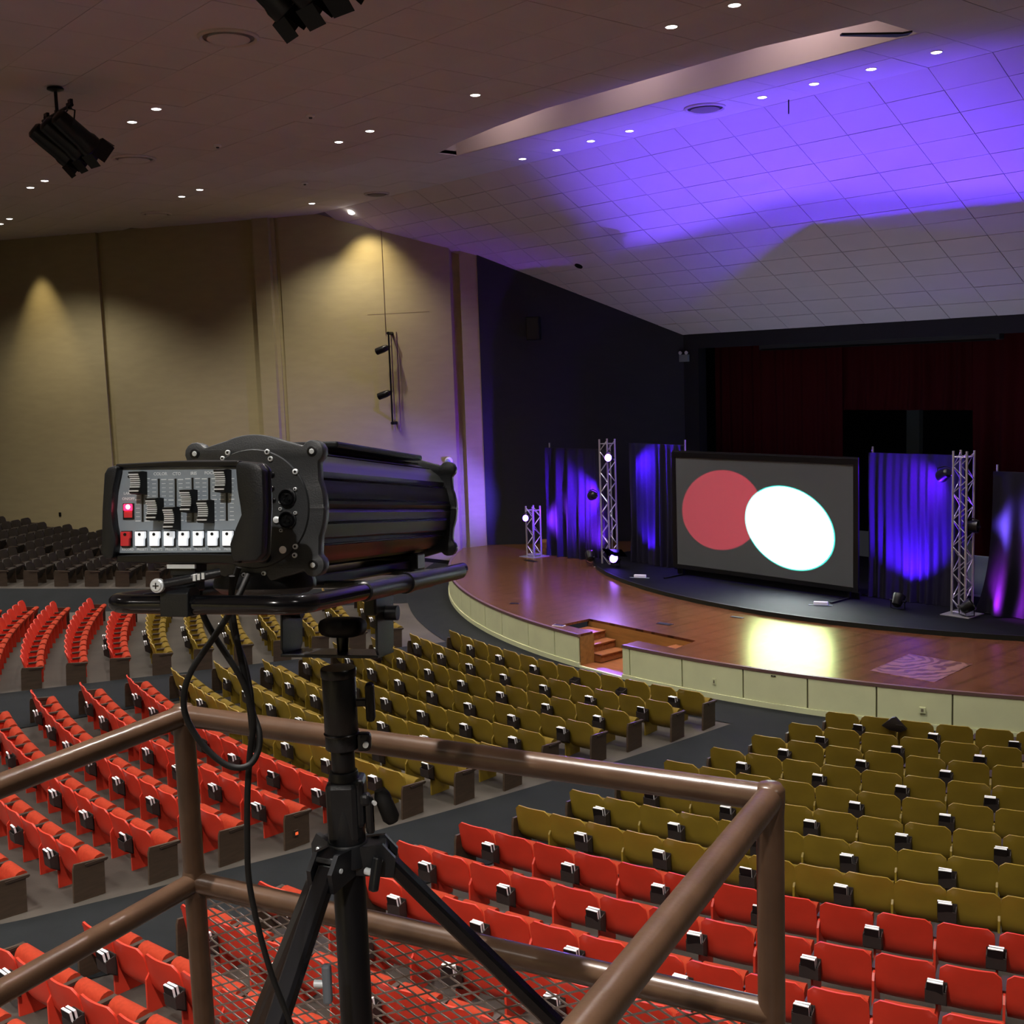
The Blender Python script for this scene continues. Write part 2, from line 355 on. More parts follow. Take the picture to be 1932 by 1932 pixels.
for (_, _, x0, x1, y0, y1) in flat:
    key = round(y1-y0, 3)
    if key not in me_cache: me_cache[key] = MB().box((0, 0, 0), (1.21-.010, key-.010, .026)).mesh('tile', M['ceil'])
    o = link_mesh('tile', me_cache[key], ceil, ((x0+x1)/2, (y0+y1)/2, ZC+.006+random.uniform(-.003, .002)))
mb = MB()
for (_, _, x0, x1, y0, y1) in rest: tile_box(mb, x0, x1, y0, y1)
mb.build('tile_field', M['ceil'], ceil, kind='stuff')
TL = sqrt(1+SL*SL); ang = -atan2(SL, 1); nrow = 13; dy = (27.4-YC)/nrow
tm = MB().box((0, 0, 0), (1.21-.014, dy*TL-.014, .026)).mesh('tile', M['ceil'])
st = []; mb2 = MB()
for j in range(nrow):
    yc = YC+dy*(j+.5); xw = -31.4+(yc-20.5)*1.15 if yc < 22.9 else -28+(yc-22.8)*.85
    for i in range(-14, 15):
        xc = -15.83+1.21*i
        if xc < xw-.9 or xc > 2*AX-xw+.9: continue
        st.append((xc > -8.5, abs(xc+16), xc, yc))
st.sort()
for n_, (_, _, xc, yc) in enumerate(st):
    z = ZC-SL*(yc-YC)+.006
    if n_ < 300:
        o = link_mesh('tile', tm, ceil, (xc, yc, z+random.uniform(-.003, .003))); o.rotation_euler = (ang, 0, 0)
    else: mb2.box((0, 0, 0), (1.196, dy*TL-.014, .026), M4=Matrix.Translation((xc, yc, z)) @ Matrix.Rotation(ang, 4, 'X'))
if mb2.v: mb2.build('slope_tile_field', M['ceil'], ceil, kind='stuff')

# ---- recessed downlights
ring = MB().lathe((0, 0, 0), (0, 0, -1), [(-.03, .085), (0, .105), (.006, .105), (.006, .088)], 20, cap=False).mesh('trim_ring', M['white'], 40)
lens = MB().lathe((0, 0, -.004), (0, 0, -1), [(-.01, .086), (.002, .086), (.010, .06), (.012, .01)], 20).mesh('lens', M['bulb'], 40)
DL = [(-22.08, 19.45, 'first'), (-20.8, 19.4, ''), (-19.6, 19.36, ''), (-18.34, 19.31, ''), (-14.69, 19.24, ''), (-13.46, 19.2, ''), (-12.22, 19.16, ''), (-10.93, 19.12, ''),
      (-17.55, 14.33, ''), (-21.26, 14.44, ''), (-22.58, 14.5, ''), (-30.75, 18.7, ''), (-29.95, 14.74, ''), (-31.26, 14.83, ''), (-21.65, 9.87, ''), (-22.95, 9.94, ''), (-30.44, 10.79, ''),
      (-31.63, 10.83, ''), (-37.63, 12.18, ''), (-38.9, 12.3, ''), (-12.49, 14.13, ''), (-11.24, 14.09, '')]
ordn = ['', 'first', 'second', 'third', 'fourth', 'fifth', 'sixth', 'seventh', 'eighth', 'ninth', 'tenth', 'eleventh', 'twelfth', 'thirteenth', 'fourteenth', 'fifteenth', 'sixteenth', 'seventeenth', 'eighteenth', 'nineteenth', 'twentieth']
dl_labels = ['%s from left of the downlight row along the ceiling crease above the stage' % s for s in ('leftmost', 'second', 'third', 'fourth', 'fifth', 'sixth', 'seventh', 'rightmost')]
dl_labels[0] = 'recessed downlight, leftmost in the row along the ceiling crease'
for k in range(1, 8): dl_labels[k] = 'recessed downlight, %s in the row along the ceiling crease' % (ordn[k+1]+' from left' if k < 7 else 'rightmost')
dl_labels += ['lone recessed downlight just behind the long ceiling light slot', 'recessed downlight, right one of the pair left of the light slot', 'recessed downlight, left one of the pair left of the light slot',
              'recessed downlight near the top of the left pilaster', 'recessed downlight, right one of the pair above the left wall panels', 'recessed downlight, left one of the pair above the left wall panels',
              'recessed downlight, right one of the pair right of the hanging stage lights', 'recessed downlight, left one of the pair right of the hanging stage lights',
              'recessed downlight, upper one of the pair below the hanging stage lights', 'recessed downlight, lower one of the pair below the hanging stage lights',
              'recessed downlight at the left edge, upper right one of three', 'recessed downlight cut by the left edge of the photo', 'recessed downlight above the light slot, lower left one of two', 'recessed downlight above the light slot, topmost in the photo']
for (x, y, _), lb in zip(DL, dl_labels):
    t = thing('downlight', lb, 'downlight', (x, y, ZC-.012), 0, 'recessed ceiling downlights')
    link_mesh('trim_ring', ring, t); link_mesh('lens', lens, t)
    spot('downlight_lamp', (x, y, ZC-.05), (x, y, 0), K_HOUSE, WARM, 72 if y > 19 and x > -25 else 125, .6, .08)
# the hall's other downlights, outside the frame; rear ones added and boosted as front fill
for x, y in [(-13.3, 10), (-12, 10), (-13, 5.5), (-30.5, 6.3), (-4, 14), (-3, 9.9), (-4, 5.5), (-13, 1), (-22, 1), (-31, 1.5), (-3, 0.5), (-38, 6), (5, 9), (5, 3), (-8, -4), (-20, -4), (3, -4), (-33, -5), (-13, -5), (-2.5, -7.5), (4.5, -8), (-9, -9), (9, -4), (0, -11), (-17, -10)]:
    spot('downlight_lamp', (x, y, ZC-.05), (x, y, 0), K_HOUSE*(1.15 if y > 2 else (5.6 if x > -8 else 2.6)), (1, .93, .86), 118, .6, .08)
# bare bright lamp at the crease beside the side wall + its scallop on the wall
t = thing('accent_lamp', 'bright round accent lamp at the ceiling crease beside the tan wall', 'lamp', (-31.0, 20.25, ZC-.02))
MB().lathe((0, 0, .0), (0, 0, -1), [(0, .06), (.04, .10), (.10, .12), (.16, .10), (.19, .04)], 20).build('globe', M['bulb'], t, smooth=60)
MB().lathe((0, 0, .03), (0, 0, -1), [(0, .13), (.03, .13), (.05, .07)], 20).build('canopy', M['white'], t, smooth=40)
spot('accent_light', (-30.75, 20.05, ZC-.30), (W(14.1)[0], W(14.1)[1], 8.0), 360, (1, .80, .50), 95, .9, .1)
spot('wall_washer', (W(1.6, .85)[0], W(1.6, .85)[1], ZC-.1), (W(1.6, .15)[0], W(1.6, .15)[1], 6.0), 560, (1, .78, .45), 52, .9, .1)

# ---- ceiling diffusers, detectors, sprinkler bits
def diffuser(x, y, r, label, deep=True, z=ZC):
    t = thing('ceiling_diffuser', label, 'air vent', (x, y, z-.002))
    MB().lathe((0, 0, 0), (0, 0, -1), [(0, r), (.03, r), (.055, r*.93), (.03, r*.84)], 36, cap=False).build('outer_ring', M['ceil'], t, smooth=40)
    MB().lathe((0, 0, 0), (0, 0, -1), [(.0, r*.84), (.012, r*.84)], 36).build('throat', M['greydark'] if not deep else M['seam'], t, smooth=40)
    MB().lathe((0, 0, -.004), (0, 0, -1), [(0.01, r*.66), (.05, r*.70), (.06, r*.64), (.045, r*.30), (.055, r*.12)], 36).build('cone', M['seam'] if not deep else M['ceil'], t, smooth=40)
diffuser(-16.65, 8.82, .46, 'large round ceiling diffuser between the two stage light clusters')
diffuser(-26.56, 11.49, .50, 'round ceiling diffuser below the pair of downlights on the left')
diffuser(-34.7, 15.6, .46, 'round ceiling diffuser close above the tan side wall')
diffuser(-28.29, 19.35, .36, 'dark round ceiling vent beside the bright accent lamp', False)
diffuser(-15.91, 18.97, .42, 'dark round ceiling vent in the downlight row over the stage', False)
for (x, y), lb in [((-24.2, 12.4), 'small ceiling detector between diffuser and downlight pairs'), ((-20.6, 12.6), 'small ceiling detector left of the lone downlight'), ((-27.6, 16.6), 'small ceiling detector above the left pilaster')]:
    t = thing('smoke_detector', lb, 'detector', (x, y, ZC-.008))
    MB().lathe((0, 0, 0), (0, 0, -1), [(0, .09), (.03, .09), (.05, .06)], 18).build('base', M['white'], t, smooth=40); MB().lathe((0, 0, -.045), (0, 0, -1), [(0, .04), (.03, .03)], 14).build('sensor', M['greydark'], t, smooth=40)
t = thing('ceiling_port', 'small dark round port in the sloped ceiling beside the black wall', 'ceiling port', (-24.76, 23.84, ZC-SL*(23.84-YC)-.012)); t.rotation_euler = (ang, 0, 0)
MB().lathe((0, 0, 0), (0, 0, -1), [(0, .12), (.02, .12), (.02, .1)], 20).build('port', M['rubber'], t, smooth=40)
t = thing('hanging_hook', 'thin dark hook hanging in front of the sloped ceiling', 'hook', (-14.55, 19.9, ZC))
MB().cyl((0, 0, 0), (0, 0, -.28), .012).build('rod', M['rubber'], t)
t = thing('slot_vent', 'small black hatch at the right end of the light slot', 'hatch', (-10.7, 17.3, ZC-.01))
MB().prism([(-.55, -.55), (-.48, -.6), (.1, .2), (.25, .25), (.1, .36), (-.06, .3)], -.03, .0).build('hatch', M['rubber'], t)

# ------------------------------------------------------------------ stage
ZS_ = .69; RS = 16.33
def arc(r, a, c, n): return [P(r, a+(c-a)*k/n) for k in range(n+1)]
stage = thing('stage', 'curved timber thrust stage with cream panelled front', 'stage', (0, 0, 0))
PL, PR_ = (-16.87, 15.98), (-15.6, 15.94)
aL = atan2(PL[0]-CX, CY-PL[1]); aR = atan2(PR_[0]-CX, CY-PR_[1])
NOSE = mat('stage_nosing', (.14, .08, .075), .35)
outer = arc(RS, -.875, aL, 60) + [(-16.87, 16.36), (-17.82, 16.4), (-17.8, 17.17), (-14.75, 17.1), (-14.62, 16.36), (-15.6, 16.36)] + arc(RS, aR, .83, 60)
cR = mir((-27.9, 22.9))
outer += [(cR[0], cR[1]), (-8.9, 27.3), (-23.8, 27.3), (-27.93, 22.8)]
b = MB().prism(outer, ZS_-.05, ZS_)
b.build('deck', M['wood'], stage)
b = MB()
def arc_slab(b, r0, r1, a, c, z0, z1, n=5):
    for k in range(n):
        t0, t1 = a+(c-a)*k/n, a+(c-a)*(k+1)/n
        q = [P(r0, t0), P(r0, t1), P(r1, t1), P(r1, t0)]
        b.add([(*p, z0) for p in q]+[(*p, z1) for p in q], [(3, 2, 1, 0), (4, 5, 6, 7), (0, 1, 5, 4), (1, 2, 6, 5), (2, 3, 7, 6), (3, 0, 4, 7)])
    return b
seams = [-.86, -.78, -.70, -.625, -.54, -.457, -.400, -.33, -.268, -.191, -.128, aL, None, aR, .012, .09, .169, .243, .315, .388, .46, .53, .6, .68, .76, .835]
for a_, c_ in ((-.87, aL), (aR, .84)):
    arc_slab(MB(), RS-.04, RS-.01, a_, c_, 0, ZS_-.05, 50).build('backing', M['creamseam'], stage, smooth=30)
    arc_slab(MB(), RS-.04, RS+.045, a_, c_, 0, .11, 50).build('base_moulding', M['cream'], stage, smooth=30)
    arc_slab(MB(), RS-.04, RS+.03, a_, c_, ZS_-.052, ZS_+.003, 50).build('nosing', NOSE, stage, smooth=30)
for s0, s1 in zip(seams, seams[1:]):
    if s0 is None or s1 is None: continue
    arc_slab(MB(), RS-.01, RS+.022, s0+.0009, s1-.0009, .115, ZS_-.055).build('panel', M['cream'], stage, smooth=30)
MB().prism([(-16.87, 15.99), (-15.6, 15.95), (-15.6, 15.90), (-16.87, 15.94)], 0, .05).build('threshold', M['cream'], stage)
# stair well with two facing flights
MB().prism([(-17.8, 16.36), (-14.7, 16.36), (-14.7, 17.14), (-17.8, 17.14)], -.0, .045).prism([(-16.87, 15.96), (-15.6, 15.96), (-15.6, 16.36), (-16.87, 16.36)], 0, .045).build('well_floor', M['stair'], stage)
MB().prism([(-17.86, 17.17), (-14.7, 17.10), (-14.7, 17.16), (-17.86, 17.23)], 0, ZS_-.05).prism([(-16.9, 15.99), (-16.86, 15.99), (-16.86, 16.38), (-16.9, 16.38)], 0, ZS_-.05).prism([(-15.61, 15.96), (-15.57, 15.96), (-15.57, 16.38), (-15.61, 16.38)], 0, ZS_-.05).prism([(-17.82, 16.34), (-16.87, 16.30), (-16.87, 16.36), (-17.82, 16.40)], 0, ZS_-.05).prism([(-15.6, 16.30), (-14.62, 16.30), (-14.62, 16.36), (-15.6, 16.36)], 0, ZS_-.05).build('well_wall', M['oak'], stage)
for sgn, x0 in ((-1, -16.68), (1, -15.84)):
    for k in range(3):
        h = .205+.16*k; xa = x0+sgn*.29*k; xb = x0+sgn*.29*(k+1) if k < 2 else (-17.79 if sgn < 0 else -14.72)
        MB().box(((xa+xb)/2, 16.75, h-.08+.01), (abs(xb-xa)-.004, .72, .15)).build('riser', M['stair'], stage)
        MB().box(((xa+xb)/2-sgn*.012, 16.75, h), (abs(xb-xa)+.02, .72, .025)).build('tread', M['stair'], stage, bevel=.004)
# black raised floor behind
RB = 12.45
pts = arc(RB, -.548, .60, 60)
pts = pts + [(-8.9, 27.2), (-23.2, 27.2), (-23.2, 22.55)]
rz_ = thing('black_platform', 'low black carpeted platform with a curved front edge on the stage', 'platform', (0, 0, 0))
MB().prism(pts, ZS_+.001, ZS_+.095).build('deck', M['vinyl'], rz_); arc_slab(MB(), RB-.03, RB+.012, -.548, .60, ZS_+.002, ZS_+.10, 60).build('edge_trim', M['rubber'], rz_, smooth=30)
# stage floor plates and plywood patch
def plate(cx, cy, lx, ly, rz, label, m='rubber'):
    t = thing('floor_pocket', label, 'floor plate', (cx, cy, ZS_), rz)
    MB().box((0, 0, .004), (lx, ly, .008)).build('frame', M['white'] if m == 'w' else M['satin'], t); MB().box((0, 0, .009), (lx*.86, ly*.8, .006)).build('lid', M['rubber'], t)
plate(-16.22, 17.83, .34, .16, .1, 'dark floor pocket set in the stage behind the stair well')
plate(-17.8, 16.28, .26, .14, .3, 'dark floor pocket with pale rim at the stage edge left of stair well', 'w')
plate(-20.3, 17.2, .22, .10, .6, 'small dark floor pocket at the stage edge near its left curve')
plate(-24.6, 21.5, .5, .16, -.1, 'dark floor pocket in front of the short truss')
plate(-15.5, 19.3, .30, .10, .1, 'small dark floor pocket before the black platform')
t = thing('plywood_patch', 'square plywood patch with bold wavy grain in the stage floor', 'floor patch', (-10.45, 18.1, ZS_), .02)
pm = M['ply']; nt = pm.node_tree; bs = nt.nodes['Principled BSDF']; tc = nt.nodes.new('ShaderNodeTexCoord'); wv = nt.nodes.new('ShaderNodeTexWave'); wv.wave_type = 'RINGS'; wv.rings_direction = 'Z'
wv.inputs['Scale'].default_value = 1.6; wv.inputs['Distortion'].default_value = 11; wv.inputs['Detail'].default_value = 2; wv.inputs['Detail Scale'].default_value = 1.2
mpp = nt.nodes.new('ShaderNodeMapping'); mpp.inputs['Location'].default_value = (.75, -.35, 0); nt.links.new(tc.outputs['Object'], mpp.inputs[0]); nt.links.new(mpp.outputs[0], wv.inputs[0]); cr = nt.nodes.new('ShaderNodeValToRGB'); cr.color_ramp.elements[0].color = (.10, .040, .025, 1); cr.color_ramp.elements[1].color = (.25, .125, .09, 1)
cr.color_ramp.elements[0].position = .35; cr.color_ramp.elements[1].position = .55
nt.links.new(wv.outputs[0], cr.inputs[0]); nt.links.new(cr.outputs[0], bs.inputs['Base Color'])
MB().prism([(-.62, -.75), (.55, -.72), (.45, .78), (-.72, .72)], .001, .006).build('board', pm, t)
for th_, z, dim, lb in [(.133, .33, (.07, .012, .11), 'small cream socket plate on the stage front right of the stair well'), (.36, .33, (.10, .03, .10), 'cream box on the stage front behind the right-hand front row'), (.205, .60, (.09, .01, .022), 'small dark slot at the top of the stage front')]:
    x, y = P(RS+.022, th_); t = thing('wall_plate', lb, 'socket', (x, y, z), th_)
    MB().box((0, -dim[1]/2, 0), dim).build('plate', M['rubber'] if 'dark' in lb else M['cream'], t, bevel=.003)
    MB().box((0, -dim[1]-.002, 0), (dim[0]*.4, .004, dim[2]*.5)).build('cover', M['creamseam'], t)
# access ramp / steps at the far left corner of the stage
t = thing('corner_steps', 'brown timber steps in the back left corner of the stage', 'steps', (-26.1, 23.3, ZS_), .85)
for k in range(3): MB().box((.12+.25*k, .35, .09+.09*k), (.25, .7, .18*(k+1)*.98)).build('step', M['oak'], t)

# ------------------------------------------------------------------ pipe and drape
def drape(x0, x1, y0, y1, z0, z1, label, seed, folds=2.6, amp=.055, pole_l=True, pole_r=True, m='drape', sweep=0, name='drape', cat='drape', ncol=None):
    rnd = random.Random(seed); L_ = hypot(x1-x0, y1-y0); t = thing(name, label, cat, (x0, y0, z0), atan2(y1-y0, x1-x0))
    n = ncol or int(L_*46); nz = 26; ph = [(rnd.uniform(.55, 1.6), rnd.uniform(0, 6.28), rnd.uniform(.4, 1)) for _ in range(5)]
    H = z1-z0; b = MB()
    for j in range(nz+1):
        v = j/nz; a = amp*(1.15-.75*v)
        for i in range(n+1):
            u = L_*i/n; y = 0
            for k, (f, p_, w_) in enumerate(ph):
                y += a*w_*sin(2*pi*folds*f*u+p_+.5*sin(1.3*v*(k+1)+p_))*.5
            y = y*(.35 if v > .985 else 1)
            x = u + sweep*(1-v)**3*(1-i/n)*1.0 + .02*(1-v)*sin(5*u+seed)
            b.v.append((x, y, H*v))
    for j in range(nz):
        for i in range(n): b.f.append((j*(n+1)+i, j*(n+1)+i+1, (j+1)*(n+1)+i+1, (j+1)*(n+1)+i)); b.mi.append(0)
    b.build('cloth', M[m], t, smooth=80)
    if m == 'drape':
        MB().cyl((0, .16, H-.03), (L_, .16, H-.03), .018, n=8).build('crossbar', M['satin'], t, smooth=60)
        for fl, x in ((pole_l, -.0), (pole_r, L_)):
            if fl:
                MB().cyl((x, .17, 0), (x, .17, H+.12), .022, n=10).build('upright', M['alu'], t, smooth=60); MB().box((x, .17, .006), (.30, .30, .012)).build('foot_plate', M['black'], t)
    return t
ZR = ZS_+.1
drape(-24.95, -22.62, 22.50, 22.62, ZS_+.01, 3.83, 'dark drape panel between the short truss and the tall left truss', 1, 3.2, .10)
drape(-21.85, -19.93, 22.72, 22.62, ZR+.005, 4.02, 'blue lit drape panel between the tall left truss and the screen', 2, 3.6, .085, pole_l=False)
drape(-14.40, -12.22, 22.52, 22.62, ZR+.005, 4.0, 'bright blue lit drape panel right of the screen', 3, 3.6, .085, pole_r=False)
drape(-11.50, -9.3, 22.40, 22.35, ZS_+.11, 3.72, 'dark drape panel right of the tall right truss with violet streaks', 4, 1.5, .13, sweep=-.35)
# red house curtains behind
drape(-23.7, -19.15, 28.6, 28.6, .8, 6.75, 'dark red stage curtain left of the black opening', 5, 2.2, .09, m='redcurt', name='stage_curtain', cat='curtain')
drape(-19.25, -15.1, 28.75, 28.75, 4.63, 6.75, 'dark red border curtain above the black opening', 6, 2.2, .08, m='redcurt', name='stage_curtain', cat='curtain')
drape(-15.22, -8.95, 28.5, 28.5, .8, 6.75, 'dark red stage curtain right of the black opening with deep folds', 7, 2.0, .14, m='redcurt', name='stage_curtain', cat='curtain')
t = thing('screen_housing', 'long dark grey housing hung under the proscenium header', 'housing', (-17.9, 28.1, 6.53))
MB().box((0, 0, 0), (7.3, .25, .24)).build('case', M['greydark'], t, bevel=.02); MB().box((0, -.12, -.13), (7.1, .05, .03)).build('bottom_bar', M['rubber'], t)
MB().box((3.4, -.1, .14), (.08, .05, .1)).box((-3.4, -.1, .14), (.08, .05, .1)).build('hanger', M['black'], t)
t = thing('grey_column', 'pale grey upright seen through the black opening in the curtain', 'column', (-18.6, 31.5, .0))
MB().box((0, 0, 2.35), (.42, .2, 4.7)).build('board', M['greyboard'], t); MB().box((0, 0, .05), (.6, .4, .1)).build('base', M['greydark'], t)
t = thing('leaning_board', 'pale grey board leaning behind the tall right truss', 'board', (-12.55, 24.0, ZR))
MB().box((0, 0, .45), (.62, .04, .9)).build('sheet', M['greyboard'], t); MB().box((0, 0, .02), (.66, .08, .04)).build('edge', M['alu'], t)

# ------------------------------------------------------------------ projection screen
sx0, sx1, sz0, sz1, sy = -19.66, -14.33, .98, 3.88, 22.0
t = thing('projection_screen', 'freestanding projection screen in a black frame at centre stage', 'screen', ((sx0+sx1)/2, sy, ZR))
cx_ = (sx0+sx1)/2
def rb(x0, x1, z0, z1, y0, y1): return ((x0+x1)/2-cx_, (y0+y1)/2-sy, (z0+z1)/2-ZR), (x1-x0, y1-y0, z1-z0)
MB().box(*rb(sx0, sx1, sz0, sz1, sy, sy+.012)).build('sheet', M['screen'], t)
MB().box(*rb(sx0-.02, sx1+.02, sz1-.11, sz1+.02, sy-.02, sy+.03)).box(*rb(sx0-.02, sx1+.02, sz0-.02, sz0+.09, sy-.02, sy+.03)).box(*rb(sx0-.02, sx0+.11, sz0, sz1, sy-.019, sy+.029)).box(*rb(sx1-.11, sx1+.02, sz0, sz1, sy-.019, sy+.029)).build('frame', M['black'], t, bevel=.006)
MB().box(*rb(sx0, sx1, sz1+.02, sz1+.05, sy, sy+.04)).build('top_tube', M['satin'], t)
for x in (sx0+.25, sx1-.25):
    MB().box((x-cx_, .05, (sz0-ZR)/2), (.06, .06, sz0-ZR)).build('leg', M['black'], t); MB().box((x-cx_, -.05, .015), (.06, 1.2, .03)).build('foot', M['black'], t)
MB().box(*rb(sx0+.02, sx1-.02, ZR+.002, sz0-.02, sy+.10, sy+.12)).build('skirt', M['rubber'], t)
for x, lb in ((-20.0, 'small white block on the floor at the left foot of the screen'), (-14.66, 'small white block on the floor at the right foot of the screen')):
    t = thing('floor_block', lb, 'block', (x, 21.1, ZR), .5)
    MB().box((0, 0, .035), (.30, .09, .07)).build('block', M['white'], t, bevel=.008); MB().box((0, -.05, .003), (.5, .05, .006)).build('tape', M['greyboard'], t)

# ------------------------------------------------------------------ trusses
def truss(x, y, z0, z1, label, wdt=.29, rz=0):
    t = thing('lighting_truss', label, 'truss', (x, y, z0), rz); h = wdt/2; H = z1-z0
    for sx in (-1, 1):
        for s2 in (-1, 1):
            MB().cyl((sx*h, s2*h, .012), (sx*h, s2*h, H), .025, n=10).build('chord', M['alu'], t, smooth=60)
    b = MB(); n = max(3, int(H/.27)); dz = (H-.1)/n
    for f in range(4):
        for k in range(n):
            za, zb = .06+dz*k, .06+dz*(k+1); a, c = (-h, h) if k % 2 else (h, -h)
            p, q = {0: ((a, -h, za), (c, -h, zb)), 1: ((h, a, za), (h, c, zb)), 2: ((a, h, za), (c, h, zb)), 3: ((-h, a, za), (-h, c, zb))}[f]
            b.cyl(p, q, .010, n=6)
        for z in (.07, H-.12):
            p, q = {0: ((-h, -h, z), (h, -h, z)), 1: ((h, -h, z), (h, h, z)), 2: ((-h, h, z), (h, h, z)), 3: ((-h, -h, z), (-h, h, z))}[f]
            b.cyl(p, q, .010, n=6)
    b.build('lattice', M['alu'], t, smooth=60)
    MB().box((0, 0, .007), (.62, .62, .014)).build('base_plate', M['alu'], t)
    return t
truss(-25.15, 22.12, ZS_, 2.16, 'short aluminium truss at the far left of the stage')
truss(-22.15, 22.2, ZS_+.0, 4.15, 'tall aluminium box truss left of the screen')
truss(-11.95, 22.08, ZR, 4.14, 'tall aluminium box truss right of the screen')
# LED pars
def par(x, y, z, target, label, lit=True, floor_=False, r=.13, lens_m=None):
    d = (Vector(target)-Vector((x, y, z))).normalized(); t = thing('par_light', label, 'stage light', (x, y, z))
    q = d.to_track_quat('Y', 'Z').to_matrix().to_4x4()
    def T(mb): mb.v = [tuple(q @ Vector(v)) for v in mb.v]; return mb
    T(MB().lathe((0, -.13, 0), (0, 1, 0), [(0, r*.45), (.03, r*.75), (.14, r*.92), (.20, r), (.26, r), (.26, r*.9)], 22, cap=False)).build('can', M['black'], t, smooth=40)
    T(MB().lathe((0, -.13, 0), (0, 1, 0), [(.0, .01), (.001, r*.45)], 22)).build('rear_cap', M['satin'], t)
    T(MB().lathe((0, .10, 0), (0, 1, 0), [(0, r*.9), (.006, r*.9)], 22)).build('lens', M['violamp'] if lit else M['glass'], t)
    b = MB(); s = r+.03
    pts = [(s, 0, 0), (s, 0, -.16), (0, 0, -.20), (-s, 0, -.16), (-s, 0, 0)] if floor_ else [(s, 0, 0), (s, 0, .12), (0, 0, .17), (-s, 0, .12), (-s, 0, 0)]
    b.tube(pts, .012, 6); b.cyl((s+.03, 0, 0), (s-.04, 0, 0), .022, n=8); b.cyl((-s-.03, 0, 0), (-s+.04, 0, 0), .022, n=8)
    b.build('yoke', M['black'], t, smooth=50); return t
par(-25.12, 21.86, 1.84, (-19.9, 12, 3.0), 'lit violet lamp on the short truss at far left', r=.10)
par(-21.85, 21.98, 3.68, (-14, 6, 4.6), 'lit violet lamp high on the tall left truss', r=.11)
par_by_foot = par(-21.65, 21.9, .98, (-15.5, 8, 7.0), 'lit violet lamp at the foot of the tall left truss', floor_=True)
par(-22.55, 22.02, 2.62, (-23.6, 22.5, 2.5), 'unlit round lamp halfway up the left side of the tall left truss', False)
par(-22.65, 21.95, .95, (-23.4, 22.5, 1.6), 'unlit lamp on the floor at the left foot of the tall left truss', False, True)
par(-12.38, 22.12, 3.64, (-13.3, 22.5, 3.2), 'unlit round lamp high on the left side of the tall right truss', False)
par(-11.78, 22.1, 2.62, (-10.9, 22.3, 2.6), 'unlit round lamp halfway up the right side of the tall right truss', False)
par(-11.75, 21.9, 1.0, (-11.0, 22.3, 1.6), 'unlit lamp at the foot of the tall right truss', False, True)
par(-13.2, 21.74, .97, (-13.2, 22.6, 2.2), 'unlit lamp on the floor before the bright blue drape', False, True)
def wash_flap(lbl_par, L, A, B_, k=.034, ext=1.7):  # added flap that cuts the ceiling wash; the lamp has no barn door
    d = (B_-A); A = A-d*ext; B_ = B_+d*ext; a = L+(A-L)*k; b_ = L+(B_-L)*k; h = Vector((0, .22, -.22)); n = Vector((0, .004, .004)); a = a-lbl_par.location; b_ = b_-lbl_par.location
    MB().add([a, b_, b_+h, a+h, a+n, b_+n, b_+h+n, a+h+n], [(3, 2, 1, 0), (4, 5, 6, 7), (0, 1, 5, 4), (1, 2, 6, 5), (2, 3, 7, 6), (3, 0, 4, 7)]).build('barn_door_or_flap', M['flapm'], lbl_par)
wash_flap(par_by_foot, WLA, Vector((-22.33, 23.47, 9.28)), Vector((-16.65, 22.6, 9.79)))
pB = par(-9.6, 21.65, .98, (-12.5, 14, 8.0), 'added violet floor lamp out of view, for the right ceiling wash', floor_=True)  # unseen lamp added for the right half of the violet wash
wash_flap(pB, WLB, Vector((-16.65, 22.6, 9.79)), Vector((-11.46, 23.41, 9.31)))
V2 = (.085, .008, 1.0) 
spot('par_beam', (-22.72, 22.06, 2.62), (-23.5, 22.5, 2.45), 2600, (.13, .012, 1), 96, .7, .05)
spot('par_beam', (-22.62, 21.98, 1.08), (-23.35, 22.5, 1.6), 2600, (.20, .014, 1), 96, .7, .05)
spot('par_beam', (-24.85, 22.05, 1.75), (-24.5, 22.5, 1.75), 800, (.25, .03, 1), 110, .8, .04)
spot('par_beam', (-21.6, 22.2, 3.62), (-20.8, 22.68, 3.2), 1100, V2, 120, .8, .05)
spot('par_beam', (-21.3, 22.3, 1.0), (-20.75, 22.66, 2.3), 1100, V2, 84, .8, .05)
spot('par_beam', (-12.55, 22.12, 3.60), (-13.4, 22.5, 3.1), 1000, (.14, .008, 1), 120, .8, .05)
spot('par_beam', (-13.2, 22.0, 1.08), (-13.4, 22.55, 2.5), 4200, V2, 104, 1.0, .05)
spot('par_beam', (-11.6, 22.12, 2.62), (-10.9, 22.33, 2.62), 500, (.22, .12, 1), 110, .8, .05)
spot('par_beam', (-11.6, 21.95, 1.05), (-11.0, 22.33, 1.35), 520, (.55, .03, 1), 110, .8, .05)
# violet spill from the lit lamps into the hall and along the side wall
spot('par_spill', (-25.45, 21.6, 1.82), (-29.3, 21.7, 2.1), 2300, (.13, .08, 1), 66, .8, .06)
spot('par_spill', (-21.75, 21.7, 3.68), (-16, 8, 1.0), 1100, (.20, .10, 1), 84, .9, .06)

# added fill hidden behind the screen and drapes, brightens the sloped ceiling
for x, y, pw in ((-21.2, 24.6, 190), (-17.0, 24.4, 210), (-12.6, 24.6, 240)): spot('slope_fill', (x, y, 1.1), (x, y-.6, 9), pw, (.62, .66, 1), 165, 1.0, .15)
